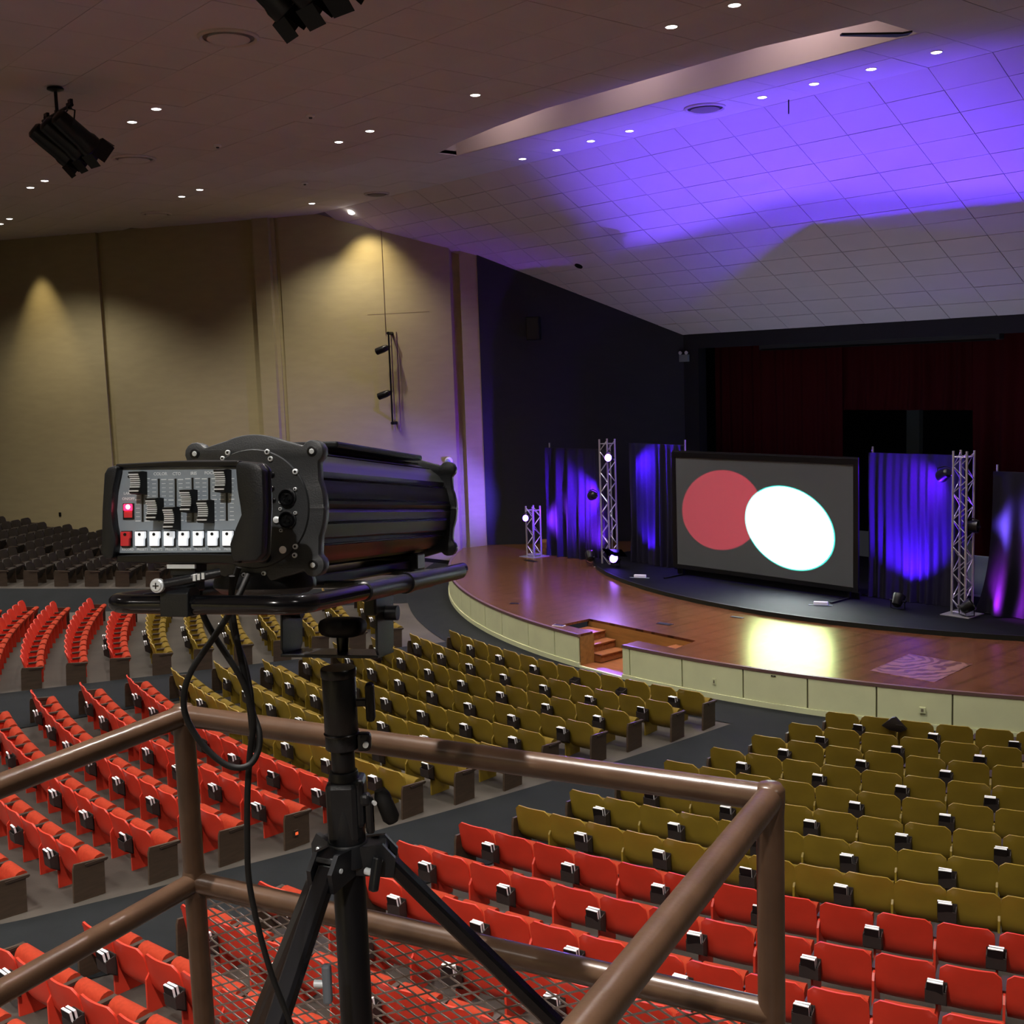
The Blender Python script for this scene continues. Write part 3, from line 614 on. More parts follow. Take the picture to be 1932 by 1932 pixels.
# ------------------------------------------------------------------ fittings on walls
t = thing('wall_speaker', 'black loudspeaker bracketed high on the black side wall', 'speaker', (-26.72, 23.80, 7.3), .88-.2)
MB().box((0, -.17, 0), (.42, .30, .70)).build('cabinet', M['rubber'], t, bevel=.02); MB().box((0, -.325, 0), (.36, .012, .62)).build('grille', M['satin'], t)
MB().box((0, .0, .1), (.06, .12, .3)).build('bracket', M['black'], t)
t = thing('emergency_light', 'twin-head emergency light on the black proscenium jamb', 'emergency light', (-23.85, 27.36, 6.32), 0)
MB().box((0, -.05, -.06), (.34, .10, .22)).build('case', M['greyboard'], t, bevel=.01)
for x in (-.12, .12): MB().lathe((x, -.06, .10), (0, -1, 0), [(-.02, .03), (.03, .055), (.05, .055)], 14).build('head', M['white'], t, smooth=40)
def wall_local(tt, off, z): x, y = W(tt, off); return Vector((x, y, z))
wrz = atan2(WD.y, WD.x)
t = thing('lighting_ladder', 'vertical pipe rack with two spotlights on the tan side wall', 'lighting pipe', wall_local(14.72, 0, 4.4), wrz)
MB().box((-.08, -.02, 1.45), (.06, .03, 3.1)).box((.10, -.02, 1.45), (.08, .03, 3.1)).build('back_rail', M['wallY'], t)
MB().cyl((0, -.30, .15), (0, -.30, 2.95), .028, n=12).build('pipe', M['black'], t, smooth=60)
for z in (.15, 2.95): MB().cyl((0, 0, z), (0, -.34, z), .05, n=12).build('standoff', M['black'], t, smooth=60)
for z, lb in ((2.45, 'upper black spotlight on the wall pipe'), (1.05, 'lower black spotlight on the wall pipe')):
    s = thing('stage_light', lb, 'stage light', wall_local(14.72, .34, 4.4+z), wrz-.15, 'spotlights on the side wall pipe')
    MB().lathe((-.08, -.10, .03), (-1, -.05, -.3), [(-.12, .05), (-.08, .09), (.05, .11), (.30, .11), (.30, .09)], 18).build('can', M['black'], s, smooth=40)
    MB().lathe((-.16, -.10, 0.005), (-1, -.05, -.3), [(.215, .09), (.218, .09)], 18).build('lens', M['glass'], s)
    MB().tube([(-.08, -.23, .03), (-.02, -.2, .08), (.0, -.02, .10), (-.02, .02, .1), (-.08, .02, .03)], .012, 6).build('yoke', M['black'], s, smooth=60)
    MB().box((0, -.01, .09), (.08, .10, .06)).build('clamp', M['black'], s)
t = thing('conduit', 'thin conduit running down the tan wall to the lighting pipe', 'conduit', wall_local(14.5, .012, 7.3), wrz)
MB().cyl((0, 0, 0), (0, 0, 3.45), .011, n=8).build('tube', M['grv'], t)
t = thing('wall_camera', 'small white camera dome low on the tan wall beside the groove', 'camera', wall_local(16.45, .0, 3.31), wrz)
MB().lathe((0, 0, 0), (0, -1, 0), [(0, .13), (.03, .13), (.08, .10)], 18).build('mount', M['white'], t, smooth=40); MB().lathe((0, -.08, -.02), (0, -1, -.2), [(0, .09), (.06, .085), (.10, .05)], 18).build('dome', M['greyboard'], t, smooth=60)
t = thing('wall_socket', 'small dark outlet low on the tan side wall', 'socket', wall_local(1.6, .0, 1.55), wrz)
MB().box((0, -.01, 0), (.09, .02, .14)).build('plate', M['rubber'], t); MB().box((0, -.022, 0), (.04, .006, .08)).build('outlet', M['black'], t)

# hanging stage light clusters under the ceiling
def cluster(x, y, rz, where, drop=.9, n=3, sc=1.0):
    t = thing('lighting_bar', 'short black lighting bar hung from the ceiling '+where, 'lighting bar', (x, y, ZC-.03), rz)
    MB().cyl((-.75*sc, 0, -drop), (.75*sc, 0, -drop), .03, n=10).build('bar', M['black'], t, smooth=60)
    MB().cyl((0, 0, 0), (0, 0, -drop), .03, n=10).build('drop_pipe', M['black'], t, smooth=60)
    MB().lathe((0, 0, 0), (0, 0, -1), [(0, .14), (.03, .14), (.06, .06)], 16).build('flange', M['black'], t, smooth=40)
    MB().box((-.55*sc, 0, -drop+.06), (.16, .05, .08)).box((.68*sc, .0, -drop+.06), (.12, .05, .08)).build('safety_clip', M['black'], t)
    nm = ['left', 'middle', 'right']
    for k in range(n):
        bx = (-.60+.60*k)*sc
        off = Vector((bx*cos(rz), bx*sin(rz), 0))
        s = thing('stage_light', '%s black stage light of the cluster %s' % (nm[k], where), 'stage light', (x+off.x, y+off.y, ZC-drop-.03), rz+(-.12+.12*k), 'stage lights of the cluster '+where)
        ax = Vector((0, .80, -.62)); o_ = Vector((0, -.10, -.28))
        MB().lathe(o_, ax, [(-.18, .10), (-.14, .15), (.06, .165), (.40, .175), (.47, .20), (.58, .20)], 18).build('can', M['black'], s, smooth=40)
        MB().lathe(o_+ax.normalized()*.581, ax, [(0, .12), (.004, .12)], 18).build('lens', M['glass'], s)
        MB().tube([(-.20, -.04, -.33), (-.20, 0, -.1), (0, 0, -.03), (.20, 0, -.1), (.20, -.04, -.33)], .014, 6).build('yoke', M['black'], s, smooth=60)
        MB().box((0, 0, .0), (.07, .07, .10)).build('clamp', M['black'], s)
        u_ = ax.normalized(); e = o_+u_*.585; sd = Vector((1, 0, 0)); vv = u_.cross(sd)
        for dv, wv_ in ((sd, vv), (-sd, vv), (vv, sd), (-vv, sd)):
            a0 = e+dv*.18-wv_*.18; a1 = e+dv*.18+wv_*.18; a2 = a1+u_*.24+dv*.05-wv_*.01; a3 = a0+u_*.24+dv*.05+wv_*.01; th = dv*.006
            MB().add([a0, a1, a2, a3, a0+th, a1+th, a2+th, a3+th], [(3, 2, 1, 0), (4, 5, 6, 7), (0, 1, 5, 4), (1, 2, 6, 5), (2, 3, 7, 6), (3, 0, 4, 7)]).build('barn_door_or_flap', M['black'], s)
cluster(-21.0, 7.75, -.02, 'at the left of the photo', drop=.42)
cluster(-11.3, 6.65, -.02, 'at the top edge of the photo', drop=.42)

# ------------------------------------------------------------------ auditorium seats
SW = .545
def back_mesh(m, wdt=.515, rim=True):
    nx, nz = 8, 7; vs = []; fs = []
    def pt(u, v, off):
        # u -1..1 across, v 0..1 up; rounded top corners, gently hollow, kicked out at the bottom
        hw = wdt/2; top = .635; c = .085
        x = u*hw
        if v > .82 and abs(u) > .6:
            k = (abs(u)-.6)/.4; kk = (v-.82)/.18
            zt = top - .055*(k**2.6)*kk
        else: zt = None
        z = .150+(top-.150)*v
        if zt is not None: z = min(z, zt) if v > .999 else z-.055*(k**2.6)*kk
        if v < .2: x *= .96
        x *= 1-.035*max(0, v-.75)*4*(abs(u) > .9)
        y = .115*(1-v)**1.0 - .0 + .045*u*u*(.4+.6*v)
        if v < .25: y += .09*((.25-v)/.25)**1.6
        return (x, y+off, z)
    for off in (0, .022):
        for j in range(nz+1):
            for i in range(nx+1): vs.append(pt(-1+2*i/nx, j/nz, off))
    n = (nx+1)*(nz+1)
    for j in range(nz):
        for i in range(nx):
            a = j*(nx+1)+i; fs.append((a, a+1, a+nx+2, a+nx+1)); fs.append((n+a+nx+1, n+a+nx+2, n+a+1, n+a))
    for i in range(nx):
        fs.append((i, n+i, n+i+1, i+1)); a = nz*(nx+1)+i; fs.append((a, a+1, n+a+1, n+a))
    for j in range(nz):
        a = j*(nx+1); fs.append((a, a+nx+1, n+a+nx+1, n+a)); a = j*(nx+1)+nx; fs.append((a, n+a, n+a+nx+1, a+nx+1))
    b = MB().add(vs, fs)
    return b
def pan_mb():
    # folded-up seat pan: a rounded cushion on edge in front of the back
    pr = [(.21, .19), (.24, .165), (.30, .17), (.385, .33), (.425, .40), (.425, .425), (.405, .445), (.37, .455), (.33, .448), (.30, .43), (.28, .40)]
    return MB().prism(pr, -.205, .205, fn=lambda x, y, z: (z, x, y))
def side_mb(x=-SW/2, th=.022):
    return MB().prism([(.05, 0), (.40, 0), (.40, .40), (.10, .40), (.055, .34)], x-th/2, x+th/2, fn=lambda a, b_, c: (c, a, b_))
def arm_mb(x=SW/2): return MB().prism([(.15, .395), (.40, .395), (.42, .412), (.41, .43), (.14, .425)], x-.028, x+.028, fn=lambda a, b_, c: (c, a, b_))
def end_mb(x): return MB().prism([(-.02, 0), (.36, 0), (.375, .41), (.36, .43), (.02, .455), (.0, .40)], x-.016, x+.016, fn=lambda a, b_, c: (c, a, b_))
def rack_mb(x=SW/2):
    b = MB()
    b.prism([(-.052, .30), (.045, .24), (.045, .43), (.02, .445), (-.060, .425)], x-.088, x-.078, fn=lambda a, b_, c: (c, a, b_))
    b.prism([(-.052, .30), (.045, .24), (.045, .43), (.02, .445), (-.060, .425)], x+.078, x+.088, fn=lambda a, b_, c: (c, a, b_))
    b.prism([(-.060, .30), (-.052, .30), (-.060, .415), (-.068, .415)], x-.088, x+.088, fn=lambda a, b_, c: (c, a, b_))
    b.prism([(-.052, .30), (.045, .24), (.045, .25), (-.052, .31)], x-.088, x+.088, fn=lambda a, b_, c: (c, a, b_))
    b.prism([(.035, .25), (.047, .25), (.047, .46), (.035, .46)], x-.088, x+.088, fn=lambda a, b_, c: (c, a, b_))
    return b
def book_mbs():
    cov = MB().box((0, -.0135, .092), (.135, .003, .184)).box((0, .0135, .092), (.135, .003, .184)).box((-.0665, 0, .092), (.003, .030, .184))
    pg = MB().box((.0, 0, .095), (.131, .0235, .190))
    return cov, pg
SEAT = {}
def seat_meshes():
    for c, bm_, pm_, sm_ in (('red', 'red', 'redf', 'red'), ('olive', 'olive', 'olivef', 'olive'), ('brown', 'brown', 'brown', 'panel')):
        SEAT[c] = dict(back=back_mesh(None).mesh('backrest', M[bm_], 50), pan=pan_mb().mesh('seat_pan', M[pm_], 35), side=side_mb().mesh('side_panel', M[sm_], 30),
                       arm=arm_mb().mesh('armrest', M['arm'], 30), endL=end_mb(-SW/2).mesh('end_panel', M['panel'], 30), endR=end_mb(SW/2).mesh('end_panel', M['panel'], 30), rack=rack_mb().mesh('book_rack', M['rackm']))
    cov, pg = book_mbs(); SEAT['cov'] = cov.mesh('cover', M['bookc']); SEAT['pg'] = pg.mesh('page_block', M['pages'])
seat_meshes()
def th_end_C(i): return 1.05
rows_ = []       # (block, i, theta of first boundary, n seats, colour)
cS = {1: .294, 2: .278, 3: .265, 4: .252, 5: .238}
CPH = {6: (.347, 5), 7: (.218, 0), 8: (.208, 0), 9: (.198, 0), 10: (.189, 0), 11: (.222, 1)}   # measured left edges
sp = {1: .549, 2: .548, 3: .549, 4: .535, 5: .533, 6: .530, 7: .516, 8: .512, 9: .551, 10: .548, 11: .545}
for i in range(1, 19):
    r = row_r(i); s = sp.get(i, .548)
    if i in cS: a = cS[i]
    elif i in CPH: a = CPH[i][0]-CPH[i][1]*s/r; a = a
    else: a = {12: .173, 13: .166, 14: .150, 15: .142, 16: .136, 17: .13, 18: .125}[i]
    rows_.append(('C', i, a, 40, 'olive' if i <= 8 else 'red', s))
bS = {1: (-.127, .555), 2: (-.171, .544), 3: (-.093, .555), 4: (-.026, .531), 5: (.016, .538)}
for i in range(1, 16):
    r = row_r(i); s = bS[i][1] if i in bS else .545
    right = thB_right(r)-.01/r; left = thB_left(r)
    if i in bS:
        ph = bS[i][0]; n0 = round((ph-left)*r/s); a = ph-n0*s/r
    else: a = right-round((right-left)*r/s)*s/r
    n = int(round((right-a)*r/s))
    rows_.append(('B', i, a, n, 'olive' if i <= 8 else 'red', s))
for i in range(2, 14):
    r = row_r(i); n = int((.304-.0 + .27-.304)*0 + .262*r/.545) if True else 0
    rows_.append(('A', i, -.303-n*.545/r, n, 'olive' if i <= 8 else 'red', .545))
for i in range(3, 20):
    r = row_r(i); a0, a1 = -.668, -1.25
    n = 0
    while n < 18:
        th = a0-(n+1)*.545/r; x, y = P(r, th)
        if (Vector((x, y, 0))-W0).dot(WN) < 1.0: break
        n += 1
    if n: rows_.append(('D', i, a0-n*.545/r, n, 'brown', .545))
BN = {'A': 'block left of the centre block', 'B': 'centre block', 'C': 'right-hand block', 'D': 'far left block'}
def nth(k): return {1: '1st', 2: '2nd', 3: '3rd'}.get(k, '%dth' % k) if k not in (21, 22, 23) else {21: '21st', 22: '22nd', 23: '23rd'}[k]
cands = []
for blk, i, a, n, colr, s in rows_:
    r = row_r(i)
    for k in range(n):
        th = a+(k+.5)*s/r
        x, y = P(r, th); z = floorz(r-.2, th); q = proj((x, y, z+.4))
        if not q or q[2] < .6 or not (-110 < q[0] < 2060 and q[1] < 2080): continue
        if blk == 'D' and 7 <= k <= 7 and i > 8: continue
        cands.append((q[2], blk, i, k, n, x, y, z, th, colr, s))
cands.sort(key=lambda c: c[0])
NEAR = cands[:296]; FAR = cands[296:]
def has_rack(blk, i, k, n):
    if blk == 'D' or k == n-1: return False
    if blk == 'A': return i <= 9 and (n-1-k) in (2, 4)
    if blk == 'B': return (n-1-k) % 2 == 1
    return k % 2 == (0 if i in (8, 10, 12) or i % 2 == 0 else 0) if i != 8 else k % 2 == 1
rb_ = random.Random(3)
books = []
def place_books(blk, i, k, cx, cy, cz, th, s):
    two = rb_.random() > .12
    out = []
    for m_, yy in ((0, -.036), (1, .006)) if two else ((1, -.012),):
        loc = Matrix.Translation((cx, cy, cz)) @ Matrix.Rotation(th, 4, 'Z') @ Matrix.Translation((s/2-.006+rb_.uniform(-.006, .006), yy, .315)) @ Matrix.Rotation(.16+rb_.uniform(-.02, .02), 4, 'X') @ Matrix.Rotation(rb_.uniform(-.04, .04), 4, 'Z')
        out.append((loc, 'rear' if m_ == 0 and two else ('front' if two else 'only')))
    return out
nbook = 0
for d, blk, i, k, n, x, y, z, th, colr, s in NEAR:
    cn = {'red': 'red', 'olive': 'olive green', 'brown': 'dark brown'}[colr]
    t = thing('auditorium_seat', '%s folding seat, %s from left in %s row from stage, %s' % (cn, nth(k+1), nth(i), BN[blk]), 'seat', (x, y, z), th, '%s auditorium seats' % cn)
    S_ = SEAT[colr]
    for nm, key in (('backrest', 'back'), ('seat_pan', 'pan'), ('armrest', 'arm')): link_mesh(nm, S_[key], t)
    link_mesh('end_panel' if k == 0 else 'side_panel', S_['endL'] if k == 0 else S_['side'], t)
    if k == n-1: link_mesh('end_panel', S_['endR'], t)
    if k == 0: o = link_mesh('armrest', S_['arm'], t, (-SW, 0, 0))
    if has_rack(blk, i, k, n):
        link_mesh('book_rack', S_['rack'], t)
        if blk == 'B' and i == 1 and n-1-k in (3, 5): continue
        for mtx, which in place_books(blk, i, k, x, y, z, th, s):
            nbook += 1
            bt = thing('book', 'black book, %s in rack on %s seat, %s row, %s' % (which, nth(k+1), nth(i), BN[blk].replace('block left of the centre block', 'left block')), 'book', group='books in the seat racks')
            bt.matrix_world = mtx; link_mesh('cover', SEAT['cov'], bt); link_mesh('page_block', SEAT['pg'], bt)
# the rest of the seats, farther off, as one mass
fb = MB(); mats_ = [M['red'], M['redf'], M['olive'], M['olivef'], M['brown'], M['panel'], M['arm'], M['rackm'], M['bookc'], M['pages']]
mi_ = {'red': (0, 1, 0), 'olive': (2, 3, 2), 'brown': (4, 4, 5)}
tmpl = dict(back=back_mesh(None), pan=pan_mb(), side=side_mb(), arm=arm_mb(), rack=rack_mb(), endL=end_mb(-SW/2), endR=end_mb(SW/2), cov=book_mbs()[0], pg=book_mbs()[1])
def put(mtx, mb, mi): fb.add([mtx @ Vector(v) for v in mb.v], mb.f, mi)
for d, blk, i, k, n, x, y, z, th, colr, s in FAR:
    mtx = Matrix.Translation((x, y, z)) @ Matrix.Rotation(th, 4, 'Z'); a, b2, c2 = mi_[colr]
    put(mtx, tmpl['back'], a); put(mtx, tmpl['pan'], b2); put(mtx, tmpl['arm'], 6)
    put(mtx, tmpl['endL'] if k == 0 else tmpl['side'], 5 if k == 0 else c2)
    if k == n-1: put(mtx, tmpl['endR'], 5)
    if has_rack(blk, i, k, n):
        put(mtx, tmpl['rack'], 7)
        if blk == 'B' and i == 1 and n-1-k in (3, 5): continue
        for m2, _ in place_books(blk, i, k, x, y, z, th, s): put(m2, tmpl['cov'], 8); put(m2, tmpl['pg'], 9)
far = fb.build('auditorium_seats', mats_, smooth=40, label='more distant rows of olive, red and brown folding auditorium seats with book racks', cat='seats', kind='stuff')
print('seats', len(cands), 'near', len(NEAR), 'books', nbook, 'far tris', len(fb.f))
# small glowing aisle marker on a red end panel
i_ = 10; r_ = row_r(i_); th_ = thB_right(r_)
x, y = P(r_-.14, th_+.018/r_*1.0); t = thing('aisle_marker', 'small glowing orange marker on the end panel of a red row', 'marker', (x, y, floorz(r_, th_)+.20), th_)
MB().box((.022, 0, 0), (.012, .06, .075)).build('plate', M['arm'], t); MB().box((.030, 0, -.008), (.006, .04, .035)).build('lamp', M['copper'], t)
# dark bag hung over the front row on the right
x, y = P(row_r(1), .294+2.0*.549/row_r(1)); t = thing('dark_bag', 'dark pointed bag lying over the front row on the right', 'bag', (x, y, 0), .35)
MB().prism([(-.20, .54), (-.05, .68), (.0, .69), (.07, .62), (.17, .52), (.08, .47), (-.08, .48)], -.03, .05, fn=lambda a, b_, c: (a, c-.03, b_)).build('body', M['bookc'], t, smooth=30, bevel=.01)
MB().box((.06, -.066, .58), (.10, .01, .015), 0).build('zip', M['violamp'] if 0 else M['rackm'], t)

# ------------------------------------------------------------------ lighting platform with guard rail
E1 = Vector((.928, .373, 0)).normalized(); E2 = Vector((E1.y, -E1.x, 0))
RL = Vector((-2.468, 1.091, 0)); LEN = 1.352; RZ_T = CAMZ-.75; RZ_M = 4.862; PZ = 4.19; DEP = 1.72
RRc = RL+E1*LEN
def at3(p, z): return Vector((p.x, p.y, z))
g = thing('guard_rail', 'brown painted pipe guard rail around the follow spot platform', 'railing', (0, 0, 0))
pr_ = .0242
corners = [RL, RRc, RRc+E2*DEP, RL+E2*DEP]
def rod(name, a, c, r=pr_, m='rail'): return MB().cyl(a, c, r, n=28).build(name, M[m], g, smooth=60)
rod('top_rail', at3(RL, RZ_T), at3(RRc, RZ_T)); rod('top_rail', at3(RRc, RZ_T), at3(corners[2], RZ_T)); rod('top_rail', at3(RL, RZ_T), at3(corners[3], RZ_T))
rod('mid_rail', at3(RL, RZ_M), at3(RRc, RZ_M)); rod('mid_rail', at3(RL, RZ_M), at3(corners[3], RZ_M)); 
for c_ in corners: rod('post', at3(c_, PZ), at3(c_, RZ_T+.0))
for c_ in corners[:2]:
    b = MB().lathe(at3(c_, RZ_T-.03), (0, 0, 1), [(0, .0243), (.028, .0262), (.045, .0262), (.055, .020), (.057, .004)], 24); b.build('weld_joint', M['rail'], g, smooth=60)
b = MB().lathe(at3(RL, RZ_M-.03), (0, 0, 1), [(0, .0243), (.015, .0275), (.045, .0275), (.06, .0243)], 24); b.build('weld_joint', M['rail'], g, smooth=60)
# expanded metal infill under the front mid rail
b = MB(); pit = .054; hz = .0122; x0, x1 = .03, LEN-.03; nst = int((RZ_M-.02-PZ)/hz)
def mp(u, z, o=0): v = RL+E1*u+E2*(-.004+o); return Vector((v.x, v.y, z))
for k in range(nst):
    z0 = PZ+.01+hz*k; m_ = int((x1-x0)/(pit/2)); pts = []
    for j in range(m_+1):
        ph = (j+k) % 2; pts.append((x0+j*pit/2, z0+(hz/2 if ph else -hz/2)))
    hw = .0019; tk = .0012
    base = len(b.v)
    for u, z in pts:
        for dz, o in ((-hw, -tk), (-hw, tk), (hw, tk), (hw, -tk)): b.v.append(tuple(mp(u, z+dz, o)))
    for j in range(len(pts)-1):
        for q in range(4):
            a = base+j*4+q; c = base+j*4+(q+1) % 4; b.f.append((a, c, c+4, a+4)); b.mi.append(0)
b.build('expanded_mesh', M['meshm'], g, smooth=30, kind='stuff')
b = MB()
for a, c in ((mp(x0, RZ_M-.03), mp(x1, RZ_M-.03)),): b.tube([a, c], .004, 6)
b.build('mesh_tie', M['meshm'], g)
pf = thing('platform', 'raised steel platform carrying the follow spot stand', 'platform', (0, 0, 0))
pc = [RL-E1*.9-E2*.05, RRc+E1*1.8-E2*.05, RRc+E1*1.8+E2*3.0, RL-E1*.9+E2*3.0]
MB().prism([(p.x, p.y) for p in pc], PZ-.06, PZ).build('deck', M['rail'], pf)
for p in [pc[0]+E1*.1+E2*.1, pc[1]-E1*.1+E2*.1, pc[2]-E1*.1-E2*.1, pc[3]+E1*.1-E2*.1]:
    zf = floorz(hypot(p.x-CX, p.y-CY), atan2(p.x-CX, CY-p.y)); MB().box((p.x, p.y, (PZ-.06+zf)/2), (.1, .1, PZ-.06-zf)).build('column', M['rail'], pf)

# ------------------------------------------------------------------ follow spot (local axes: x right, y along the beam, z up)
fs_ = thing('follow_spot', 'black follow spot on its stand, control panel at the rear, aimed at the screen', 'follow spot', (0, 0, 0))
SM = Matrix(((SR.x, SA.x, SU.x, SPO.x), (SR.y, SA.y, SU.y, SPO.y), (SR.z, SA.z, SU.z, SPO.z), (0, 0, 0, 1)))
fs_.matrix_world = SM
LB = .725
def plate_outline(R_=.0995, e=.0835, er=.0155, n=12):
    pts = []
    for q in range(4):
        base = q*90+45; ex, ez = e*cos(radians(base))/cos(radians(45)), (e*.90)*sin(radians(base))/sin(radians(45))
        for k in range(n):
            t = radians(base-90+45+ (k/(n-1))*0)  # placeholder keeps order
        # arc of the disc leading up to the ear
        for k in range(7):
            t = radians(base-45+ (30-8)*k/6); pts.append((R_*cos(t), R_*sin(t)))
        tt = radians(base)
        for k in range(9):
            t = tt-radians(105)+radians(210)*k/8; pts.append((ex+er*cos(t), ez+er*sin(t)))
        for k in range(7):
            t = radians(base+45-(30-8)*(6-k)/6); pts.append((R_*cos(t), R_*sin(t)))
    out = []
    for p in pts:
        if not out or hypot(p[0]-out[-1][0], p[1]-out[-1][1]) > .0012: out.append(p)
    return out
po = plate_outline()
Yf = lambda x, y, z: (x, z, y)
MB().prism(po, 0, .022, fn=Yf).build('rear_plate', M['plate'], fs_, smooth=35, bevel=.0025)
MB().prism(po, LB-.02, LB, fn=Yf).build('front_plate', M['satin'], fs_, smooth=35, bevel=.0025)
MB().lathe((0, -.0035, 0), (0, 1, 0), [(0, .0785), (.004, .080), (.01, .080)], 64).build('end_disc', M['plate'], fs_, smooth=40)
# ribbed extruded housing
def housing(z_off=0):
    poly = []; n = 96
    for k in range(n):
        t = 2*pi*k/n; r = .0885
        c4 = abs(cos(2*t)); r = .0885+.004*(1-c4)
        if k % 8 in (0,): r -= .0035
        if k % 8 in (1, 7): r += .0012
        poly.append((r*cos(t), r*sin(t)*.985))
    return poly
MB().prism(housing(), .022, LB-.02, fn=Yf).build('housing', mat('anodised_black', (.014, .016, .016), .33, metal=.35, noise=.1), fs_, smooth=25)
for z in (.086, .0755, .04, .012, -.02, -.05):
    x = sqrt(max(0, .0905**2-z*z)); MB().box((x-.0005, LB/2, z), (.003, LB-.06, .0035)).build('housing_rib', M['gloss'], fs_)
MB().box((0, .42, .0955), (.10, .46, .010)).build('top_vent', M['satin'], fs_, bevel=.003)
MB().lathe((0, LB, 0), (0, 1, 0), [(0, .082), (.02, .080), (.025, .072)], 40).build('lens_barrel', M['black'], fs_, smooth=40)
MB().lathe((0, LB+.0255, 0), (0, 1, 0), [(0, .071), (.002, .068), (.006, .04)], 40).build('lens', M['glass'], fs_, smooth=60)
# sockets, screws and marks on the rear
def disc(name, x, z, r, m, y=-.004, t=.003, n=20, parent=fs_): return MB().lathe((x, y, z), (0, -1, 0), [(0, r), (t, r), (t+.0006, r*.8)], n).build(name, M[m], parent, smooth=40)
for z, male in ((.0145, True), (-.0148, False)):
    o = disc('socket', .0508, z, .0118, 'satin'); MB().lathe((.0508, -.0078, z), (0, -1, 0), [(0, .0105), (.004, .0105), (.004, .0088), (.0005, .0085)], 24, cap=False).build('socket_rim', M['gloss'], o, smooth=40)
    MB().lathe((.0508, -.0074, z), (0, -1, 0), [(0, .0085), (.0002, .0085)], 20).build('socket_core', M['rubber'], o)
    for k in range(3):
        t = radians(90+120*k); MB().cyl((.0508+.0042*cos(t), -.0075, z+.0042*sin(t)), (.0508+.0042*cos(t), -.0105, z+.0042*sin(t)), .0011, n=8).build('pin', M['chrome'] if male else M['black'], o)
disc('latch', .0352, -.0148, .0045, 'silver')
for x, z, r in [(.0227, .0753, .0036), (.0271, .0661, .0034), (.062, .0485, .0038), (-.0334, .0755, .0036), (-.041, .068, .0030), (.061, -.0505, .0036), (.060, -.062, .0034), (.0615, .0255, .0024), (.0405, -.0005, .0024), (.0405, .0085, .0022), (.0412, -.029, .0024), (.0615, -.006, .0024), (-.012, -.088, .003), (.016, -.086, .003)]:
    o = disc('screw', x, z, r, 'silver', t=.0022); MB().lathe((x, -.0068, z), (0, -1, 0), [(0, r*.5), (.0002, r*.5)], 6).build('hex_recess', M['black'], o)
for x, z, r in [(.0275, .0265, .0044), (.0282, .045, .0046), (.030, .0105, .0040)]: disc('recess_plug', x, z, r, 'gloss', t=.0006)
disc('badge', .0431, -.0547, .0050, 'white', t=.001); disc('thumb_screw', .0182, -.0640, .0085, 'black', t=.012)
for q in range(4):
    t = radians(45+90*q); x, z = .0835*cos(t)/cos(radians(45)), .0835*.90*sin(t)/sin(radians(45))
    for y_, s_ in ((0, -1), (LB, 1)):
        o = MB().lathe((x, y_, z), (0, s_, 0), [(0, .0068), (.001, .0068), (.0015, .0050)], 20).build('corner_bolt', M['black'], fs_, smooth=40)
        MB().lathe((x, y_+s_*.0016, z), (0, s_, 0), [(0, .0036), (.0004, .0030)], 8).build('bolt_core', M['silver'], o)
# turntable drum, base rail, yoke and clamp under the body
MB().lathe((-.01, .06, -.0875), (0, 0, -1), [(0, .066), (.012, .070), (.020, .070), (.028, .060)], 40).build('swivel_drum', M['satin'], fs_, smooth=40)
MB().box((0, .33, -.103), (.085, .60, .018)).build('base_rail', M['black'], fs_, bevel=.003)
MB().box((0, .62, -.097), (.11, .05, .03)).build('front_bracket', M['satin'], fs_, bevel=.003)
# U-shaped handle with sleeves
hp = []; hz_ = -.1145; xa, xb = -.118, .132; yb = -.17; rr = .04
hp += [(xa, .62, hz_+.004), (xa, .3, hz_), (xa, yb+rr, hz_)]
for k in range(1, 7): t = pi+ (pi/2)*k/6; hp.append((xa+rr+rr*cos(t), yb+rr+rr*sin(t), hz_))
hp.append((0, yb, hz_))
for k in range(7): t = 1.5*pi+(pi/2)*k/6; hp.append((xb-rr+rr*cos(t), yb+rr+rr*sin(t), hz_))
hp += [(xb, .3, hz_), (xb, .62, hz_+.004)]
MB().tube(hp, .0115, 20).build('handle', M['gloss'], fs_, smooth=60)
for x in (xa, xb):
    for y0, y1, r in ((.06, .26, .0138), (.27, .40, .0150), (.40, .60, .0138)): MB().lathe((x, y0, hz_), (0, 1, 0), [(0, .0118), (0.002, r), (y1-y0-.002, r), (y1-y0, .0118)], 20).build('grip_sleeve', M['satin'], fs_, smooth=40)
    MB().lathe((x, .255, hz_), (0, 1, 0), [(0, .0165), (.018, .0165)], 20).build('sleeve_collar', M['black'], fs_, smooth=40)
for y in (.16, .50): MB().box((.007, y, hz_+.004), (.25, .022, .010)).build('cross_bar', M['satin'], fs_, bevel=.002)
# yoke: U bracket turned on the stand
b = MB(); yw = .078; yt = .004; yd = .085; ZT = -.118; ZB = -.232
for s_ in (-1, 1):
    b.prism([(.31-yd/2, ZT), (.31+yd/2, ZT), (.31+yd/2, ZB+.012), (.31+yd/2-.01, ZB), (.31-yd/2+.01, ZB), (.31-yd/2, ZB+.012)], .004+s_*yw-yt/2, .004+s_*yw+yt/2, fn=lambda x, y, z: (z, x, y))
b.build('yoke_arm', M['satin'], fs_, bevel=.0012)
MB().box((.004, .31, ZB+.002), (2*yw+yt, yd, .005)).build('yoke_plate', M['satin'], fs_, bevel=.0012)
MB().box((.004+yw-.006, .28, -.15), (.02, .05, .03)).build('pivot_block', M['black'], fs_, bevel=.003)
MB().cyl((.012-yw-.012, .31, -.165), (.012-yw+.01, .31, -.165), .010, n=16).build('pivot_bolt', M['silver'] if 0 else M['black'], fs_, smooth=40)
